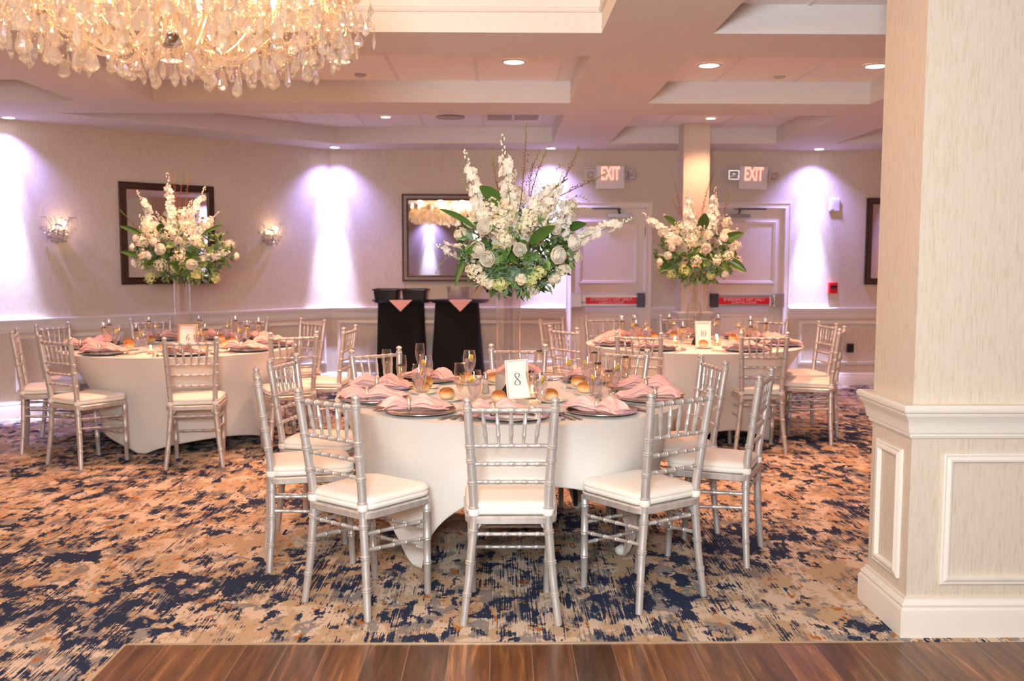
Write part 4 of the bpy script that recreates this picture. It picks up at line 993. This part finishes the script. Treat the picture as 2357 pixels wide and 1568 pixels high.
S8 = dict(k=445., o=(1168,651), **{'del':[(1180,560,1153,316,.042,-.06),(1120,540,1068,352,.034,-.10),(1225,560,1290,400,.048,-.16),(1190,560,1235,425,.05,-.20),(1310,560,1448,503,.030,-.10),(1085,590,1006,566,.036,-.16),(1180,540,1165,420,.05,-.14),(1290,545,1300,450,.04,-.12)],
 'rose':[(1121,531,18),(1107,576,19),(1127,594,18),(1268,587,19),(1301,561,18),(1263,534,14),(1191,576,15)],
 'cl':[(1130,490,30),(1163,500,30),(1150,525,26),(1176,470,28),(1210,522,24),(1230,495,30),(1262,480,28),(1298,505,22),(1316,590,19),(1322,560,14),(1095,622,22),(1112,640,15),(1150,650,17,'petal_lime'),(1128,648,14),(1215,640,17,'petal_lime'),(1235,625,14,'petal_lime'),(1060,540,15),(1085,515,12),(1190,455,24),(1255,450,20),(1287,618,16),(1160,555,18),(1195,640,12),(1310,475,14),(1222,665,13),(1270,640,14)],
 'leaf':[(1150,475,1102,424,33,-.06),(1090,525,1012,476,14,-.05),(1215,562,1268,516,26,-.10),(1305,530,1346,507,22,-.08),(1122,560,1068,580,20,-.08),(1195,555,1206,590,22,-.09),(1065,600,1045,650,14,-.03),(1230,470,1306,402,8,0),(1165,590,1188,600,18,-.07)],
 'twig':[(1158,500,1130,345),(1190,500,1207,288),(1210,500,1262,335),(1215,470,1240,350),(1255,470,1332,336),(1270,460,1392,402),(1170,480,1178,400),(1290,510,1330,470)],
 'ten':[(1080,470,1062,420),(1300,470,1348,468),(1300,500,1352,490),(1050,590,1000,630),(1270,420,1290,385)]})
zv = make_vase(Vector((.045,5.02)), '8'); bouquet(Vector((.045,5.02)), zv, S8, 11, 'large white flower arrangement in the tall vase on the front table')
S6 = dict(k=285., o=(421,632), ng=850, **{'del':[(410,540,400,405,.040,-.05),(380,545,336,446,.034,-.10),(440,545,487,437,.040,-.08),(370,560,345,500,.05,-.14),(450,560,505,512,.045,-.14),(470,600,540,582,.036,-.10),(425,540,460,470,.045,-.14)],
 'rose':[(408,577,12),(466,607,12),(393,562,9),(380,590,9),(330,553,9),(326,605,10),(333,572,8),(536,590,8),(445,560,8)],
 'cl':[(365,530,18),(355,560,16),(385,540,18),(420,540,18),(460,530,18),(490,520,16),(445,590,15),(480,560,16),(360,590,14),(400,610,14),(350,640,14,'petal_lime'),(470,630,14,'petal_lime'),(495,640,12,'petal_lime'),(430,500,16),(400,500,14),(345,610,10)],
 'leaf':[(405,545,410,515,26,-.10),(345,545,297,519,12,-.04),(360,600,303,576,14,-.04),(455,590,492,585,22,-.08),(390,585,365,610,18,-.06),(425,600,440,625,22,-.06),(485,545,535,517,8,0)],
 'twig':[(425,520,430,402),(435,520,448,402),(380,540,330,450),(350,560,285,487),(420,510,405,400)]}, rad=(.36,.29,.27), cc=(.03,0,.20))
zv = make_vase(Vector((-2.565,7.75)), '6'); bouquet(Vector((-2.565,7.75)), zv, S6, 21, 'white flower arrangement in the tall vase on the mirror-side table')
S10 = dict(k=272., o=(1602,632), ng=800, **{'del':[(1590,540,1580,440,.042,-.05),(1630,545,1642,438,.042,-.08),(1560,560,1478,497,.036,-.10),(1585,550,1575,470,.05,-.14),(1635,550,1637,480,.05,-.14),(1660,560,1690,530,.036,-.12)],
 'rose':[(1609,576,11),(1556,562,10),(1538,590,9),(1525,603,8),(1648,554,10),(1617,548,9),(1654,627,9),(1545,575,8)],
 'cl':[(1565,530,16),(1580,560,16),(1600,530,16),(1620,520,14),(1665,545,16),(1680,570,14),(1660,590,14),(1590,600,12),(1635,600,12),(1540,560,12),(1570,620,12,'petal_lime'),(1625,632,10,'petal_lime'),(1545,630,11,'petal_lime'),(1670,515,14),(1530,540,10),(1690,600,10)],
 'leaf':[(1608,535,1608,492,26,-.10),(1560,525,1528,496,14,-.04),(1650,560,1695,535,22,-.06),(1660,600,1705,622,22,-.04),(1545,610,1510,622,14,-.04),(1600,570,1580,600,18,-.08),(1640,600,1660,620,20,-.06)],
 'twig':[(1575,520,1555,428),(1610,520,1645,402),(1655,520,1675,452),(1580,520,1548,460)]}, rad=(.34,.28,.24), cc=(.015,0,.165))
zv = make_vase(Vector((1.63,8.00)), '10'); bouquet(Vector((1.63,8.00)), zv, S10, 31, 'white flower arrangement in the tall vase on the door-side table')
# ------------------------------------------------------------------ chandelier
CX, CY = -1.135, 3.38
CHC = (1,.46,.14)
ch = empty('chandelier', (CX,CY,2.0), label='large crystal chandelier with curved glass arms and lit candle bulbs', cat='chandelier')
rr = random.Random(17)
mb = MB(); mb.lathe([(.006,.90),(.006,1.20),(.06,1.22),(.065,1.295),(.01,1.298)], 20); mb.build('ceiling_rose', 'chrome', ch, smooth=40)
mb = MB(); mb.lathe([(.01,.22),(.035,.24),(.05,.27),(.03,.30),(.022,.34),(.04,.38),(.045,.42),(.025,.47),(.02,.55),(.05,.60),(.055,.64),(.02,.70),(.015,.90)], 20); mb.build('glass_column', 'glass_arm', ch, smooth=40)
mb = MB(); mb.lathe([(.004,.192),(.020,.196),(.040,.210),(.052,.230),(.053,.242),(.042,.258),(.016,.268),(.012,.29)], 24); mb.build('silver_bowl', 'chrome', ch, smooth=40)
def ribbed(mb, pts, r):
    pts = [Vector(p) for p in pts]; rings = []; up = None
    for i, p in enumerate(pts):
        t = (pts[min(i+1,len(pts)-1)]-pts[max(i-1,0)]).normalized(); up0 = Vector((0,0,1)) if up is None else up; u = (up0-t*up0.dot(t)).normalized(); up = u; w = t.cross(u)
        rings.append([p + (u*math.cos(2*PI*j/12)+w*math.sin(2*PI*j/12))*r*(1 if j % 2 else .72) for j in range(12)])
    mb.rings(rings)
tips = []
def arm(a, r, z0, zt, dip, tier):
    d = Vector((math.cos(a), math.sin(a), 0)); pts = []
    for i in range(15):
        t = i/14; pts.append(d*(.03+(r-.03)*t) + Vector((0,0, z0+(zt-z0)*t - dip*math.sin(PI*t**.8)*1.0 + .07*math.sin(2*PI*t)*(-1))))
    mb = MB(); ribbed(mb, pts, .0080); am = mb.build('arm', 'glass_arm', ch, smooth=30); e = pts[-1]; tips.append((e, a, tier))
    mb = MB(); M = T(*e); mb.lathe([(.006,-.012),(.045,.002),(.052,.010),(.050,.012),(.02,.006),(.018,.03),(.02,.034),(.012,.034)], 16, M); mb.build('drip_pan', 'glass_arm', am, smooth=40)
    mb = MB(); mb.lathe([(.010,.030),(.010,.095),(.006,.096)], 10, M); cd = mb.build('candle_sleeve', 'wax', am, smooth=40)
    mb = MB(); mb.lathe([(.004,.096),(.009,.104),(.013,.118),(.0135,.128),(.010,.146),(.004,.166),(.0008,.176)], 12, M); mb.build('bulb', 'bulb_glow', am, smooth=60)
for k in range(12): arm(2*PI*(k+.25)/12, .60, .34, .37, .13, 0)
for k in range(8): arm(2*PI*(k+.5)/8, .38, .52, .60, .09, 1)
def pend(h, w, kind):
    """pendant outline swept over eight facets, flattened front to back"""
    P = {0:[(0,.05),(.12,.16),(.35,.52),(.58,.92),(.70,1.0),(.82,.86),(.92,.42),(1,.06)], 1:[(0,.06),(.2,.35),(.45,.85),(.6,1.0),(.78,.75),(.92,.3),(1,.05)], 2:[(0,.1),(.15,.5),(.5,.75),(.75,1),(.9,.7),(1,.1)]}[kind]
    return [(w*.5*r_, -h*z) for z, r_ in P]
drops = []
def drop(p, h, kind=None, wide=None):
    drops.append((Vector(p), h, kind if kind is not None else rr.choice((0,0,0,1,2)), wide or (h*.64 if rr.random() < .75 else h*.38), rr.uniform(0,PI)))
def bead(mb, p, r): mb.ell(p, r, r, r, 6, 4)
def strand(a, b, sag, r=.0062, step=.0150):
    a, b = Vector(a), Vector(b); n = max(3, int((a-b).length*1.15/step)); mb = MB()
    for i in range(n+1): t = i/n; bead(mb, a.lerp(b, t) + Vector((0,0,-sag*4*t*(1-t))), r*(1 if i % 2 else .7))
    mb.build('bead_strand', 'crystal_bead', ch, smooth=60)
T0 = [e for e, a, t in tips if t == 0]; T1 = [e for e, a, t in tips if t == 1]
for i in range(12):
    a, b = T0[i], T0[(i+1) % 12]; strand(a, b, .07); strand(a, Vector((a.x*.45,a.y*.45,.29)), .06)
    A = 2*PI*(i+.25)/12
    strand(a, T1[(i*8//12) % 8], .05); strand(a, T0[(i+2) % 12], .10)
for i in range(8):
    strand(T1[i], T1[(i+1) % 8], .06); strand(T1[i], Vector((0,0,.85)), .05)
for e, a, t in tips:      # pendants hanging from each drip pan
    for k in range(6 if t == 0 else 5):
        q = 2*PI*k/(6 if t == 0 else 5); p = e + Vector((.048*math.cos(q), .048*math.sin(q), -.004)); h = rr.uniform(.055,.078); drop(p - Vector((0,0,rr.uniform(.012,.03))), h)
    if t == 0: drop(e + Vector((0,0,-.07)), .08, 0, .048)
for ringr, n, z, hh in ((.67,30,.275,.064),(.61,34,.250,.072),(.54,34,.232,.078),(.47,32,.224,.080),(.39,28,.218,.082),(.30,22,.218,.080),(.20,13,.225,.076),(.66,24,.34,.06),(.58,26,.31,.066),(.45,24,.30,.066),(.30,18,.29,.066),(.50,18,.34,.06),(.30,16,.40,.06),(.62,24,.44,.058),(.48,24,.42,.06),(.40,20,.48,.058),(.55,22,.36,.062),(.38,20,.34,.062),(.42,18,.56,.055),(.22,12,.58,.055),(.35,14,.66,.05),(.15,8,.74,.05)):
    for k in range(n):
        a = 2*PI*(k+rr.uniform(-.3,.3))/n; r_ = ringr+rr.uniform(-.03,.03); drop((r_*math.cos(a), r_*math.sin(a), z+rr.uniform(-.018,.018)), hh*rr.uniform(.8,1.15))
drop((.150,.28,.150), .078, 0, .054); drop((.05,.05,.200), .07, 0, .05)
# short bead links that carry the lowest pendants
lk = MB()
for p, h, k, w, r_ in drops:
    for i in range(rr.choice((1,2,2,3))): bead(lk, p + Vector((0,0,.007+.0125*i)), .0058)
o = lk.build('bead_link', 'crystal_bead', ch, smooth=60); tag(o, kind='stuff')
drops.sort(key=lambda d: d[0].z - .05*(abs(d[0].x) > .5) )
def drop_geo(mb, d):
    p, h, k, w, r_ = d; mb.lathe(pend(h, w, k), 8, T(*p) @ RZ(r_) @ Matrix.Diagonal((1,.48,1,1)))
for d in drops[:96]:
    mb = MB(); drop_geo(mb, d); mb.build('crystal_pendant', 'crystal', ch)
mb = MB()
for d in drops[96:]: drop_geo(mb, d)
o = mb.build('crystal_pendants', 'crystal', ch); tag(o, kind='stuff')
for k in range(6):
    a = 2*PI*(k+.5)/6; point((CX+.47*math.cos(a), CY+.47*math.sin(a), 2.56), CHAND, CHC, .04)
point((CX, CY, 2.50), CHAND*1.3, CHC, .06)

# ------------------------------------------------------------------ tray stands by the back wall
def tray_stand(x, w0, w1, label, seed):
    z1 = .985; N = 72; rings = []
    rr = random.Random(seed); ph = [rr.uniform(0,6.3) for _ in range(4)]
    for i in range(13):
        t = i/12; z = z1*(1-t); a = (w0/2)*(1-t)+(w1/2)*t; b = .17*(1-t)+.21*t; ring = []
        for j in range(N):
            th = 2*PI*j/N; k = (abs(math.cos(th))**5+abs(math.sin(th))**5)**(-1/5); f = 1 + t*(.035*math.sin(7*th+ph[0])+.025*math.sin(12*th+ph[1]))
            ring.append((a*k*math.cos(th)*f, b*k*math.sin(th)*f, max(.004, z)))
        rings.append(ring)
    mb = MB(); mb.rings(rings); o = mb.build('tray_stand_cover', 'black_cloth', loc=(x, 10.62, 0), smooth=50); tag(o, label, 'tray stand', 'black draped tray stands'); return o
tray_stand(-1.095, .50, .54, 'black cloth draped tray stand under the two black tubs', 1)
tray_stand(-.475, .48, .60, 'black cloth draped tray stand on the right, under the tray with the clear bin', 2)
def tray(x, label):
    mb = MB(); rings = []
    for r_, z in ((.01,0),(.86,0),(.90,.004),(1,.026),(1.015,.026),(.92,.0),(.88,-.006),(.01,-.006)): rings.append([(.335*r_*math.cos(2*PI*j/48), .25*r_*math.sin(2*PI*j/48), z+.006) for j in range(48)])
    mb.rings(rings); o = mb.build('oval_tray', 'navy_tray', loc=(x,10.60,.990), smooth=40); tag(o, label, 'tray', 'oval serving trays'); return o
tray(-1.085, 'oval black serving tray carrying two black tubs'); tray(-.45, 'oval black serving tray carrying the clear bin')
def tub(x, label, mat, w, dep, h, grp):
    mb = MB()
    def rr_(a, b, z, k=5): 
        out = []
        for (cx_, cy_, a0) in ((a-.03,b-.03,0),(-a+.03,b-.03,90),(-a+.03,-b+.03,180),(a-.03,-b+.03,270)):
            for j in range(k): q = math.radians(a0+90*j/(k-1)); out.append((cx_+.03*math.cos(q), cy_+.03*math.sin(q), z))
        return out
    W_, D_ = w/2, dep/2
    mb.rings([rr_(W_*.86,D_*.88,0), rr_(W_*.96,D_*.96,h-.012), rr_(W_*1.07,D_*1.05,h-.012), rr_(W_*1.07,D_*1.05,h), rr_(W_*.93,D_*.93,h), rr_(W_*.83,D_*.85,.006)])
    o = mb.build('serving_tub', mat, loc=(x,10.60,.998), smooth=30); tag(o, label, 'tub', grp); return o
tub(-1.245, 'black plastic tub on the left half of the oval tray', 'black_plastic', .28, .38, .145, 'black plastic tubs'); tub(-.935, 'black plastic tub on the right half of the oval tray', 'black_plastic', .28, .38, .145, 'black plastic tubs')
tub(-.45, 'clear plastic bin on the right oval tray', 'clear_plastic', .27, .30, .17, None)
def corner(x, label):
    mb = MB(); y = -.263; mb.add([(-.12,-.02,.036),(.12,-.02,.036),(.12,y,.036),(-.12,y,.036),(.0,y-.004,-.085)], [(0,1,2,3),(3,2,4)])
    o = mb.build('folded_napkin', 'napkin_pink', loc=(x,10.60,.990)); so = o.modifiers.new('s','SOLIDIFY'); so.thickness = .004; tag(o, label, 'napkin', 'pink napkins on the serving trays')
corner(-1.075, 'pink napkin corner hanging between the two black tubs'); corner(-.43, 'pink napkin corner hanging below the clear bin')

# ------------------------------------------------------------------ light and camera
area((-.25, -.15, 1.85), (0, 6, 1.0), FRONT_E, (.92,.965,.98), .7, .5)
area((.3, .2, 2.68), (.3, .6, 0), TOPF_E, (1,.72,.54), 3.2, 2.0)
WHERE = iter(('behind the camera at the left','behind the camera at the right','near the rear wall at the left','near the rear wall in the middle','near the rear wall at the right','just behind the wall pier','along the side wall, nearer','along the side wall, farther','left of the picture beside the dance floor','left of the picture beside the carpet'))
for (x, y) in ((-3.5,-1),(3.5,-1),(-3.5,-4),(0,-4),(3.5,-4),(4.9,2.0),(5.9,7.0),(5.9,9.4),(-4.4,2.2),(-4.95,4.5)):  # unseen ceiling cans added as warm fill for the tables and walls
    can(x, y, S-.001, 'added ceiling fill light outside the picture, ' + next(WHERE), 'can_glow', .085); spot((x,y,S-.03), (x,y,0), ROOM_FILL_E*(1 if y < 0 else 1.6), WARM, 130, .8, .06)
wd = bpy.data.worlds.new('World'); sc.world = wd; wd.use_nodes = True
wd.node_tree.nodes['Background'].inputs[0].default_value = (1,.72,.62,1); wd.node_tree.nodes['Background'].inputs[1].default_value = .05
cam = bpy.data.cameras.new('Camera'); co = bpy.data.objects.new('Camera', cam); C.objects.link(co); sc.camera = co
cam.sensor_width = 36; cam.lens = 2199.85*36/2357; cam.clip_start = .05
p, yaw, roll = .0849, .0127, .0019
cy, sy, cp, sp = math.cos(yaw), math.sin(yaw), math.cos(p), math.sin(p)
f_ = Vector((sy*cp, cy*cp, -sp)); r0 = Vector((cy,-sy,0)); u0 = r0.cross(f_); r1 = r0*math.cos(roll)+u0*math.sin(roll); u1 = -r0*math.sin(roll)+u0*math.cos(roll)
co.matrix_world = Matrix(((r1.x,u1.x,-f_.x,0),(r1.y,u1.y,-f_.y,0),(r1.z,u1.z,-f_.z,1.4711),(0,0,0,1)))
cam.dof.use_dof = True; cam.dof.focus_distance = 4.4; cam.dof.aperture_fstop = 3.2
vs_ = sc.view_settings; vs_.view_transform = 'Standard'; vs_.look = 'None'; vs_.exposure = EXPO; vs_.gamma = 1; vs_.use_curve_mapping = False
sc.cycles.use_denoising = True; sc.cycles.max_bounces = 9; sc.cycles.transparent_max_bounces = 20; sc.cycles.adaptive_threshold = .04; sc.cycles.sample_clamp_indirect = 8
sc.cycles.caustics_reflective = False; sc.cycles.caustics_refractive = False
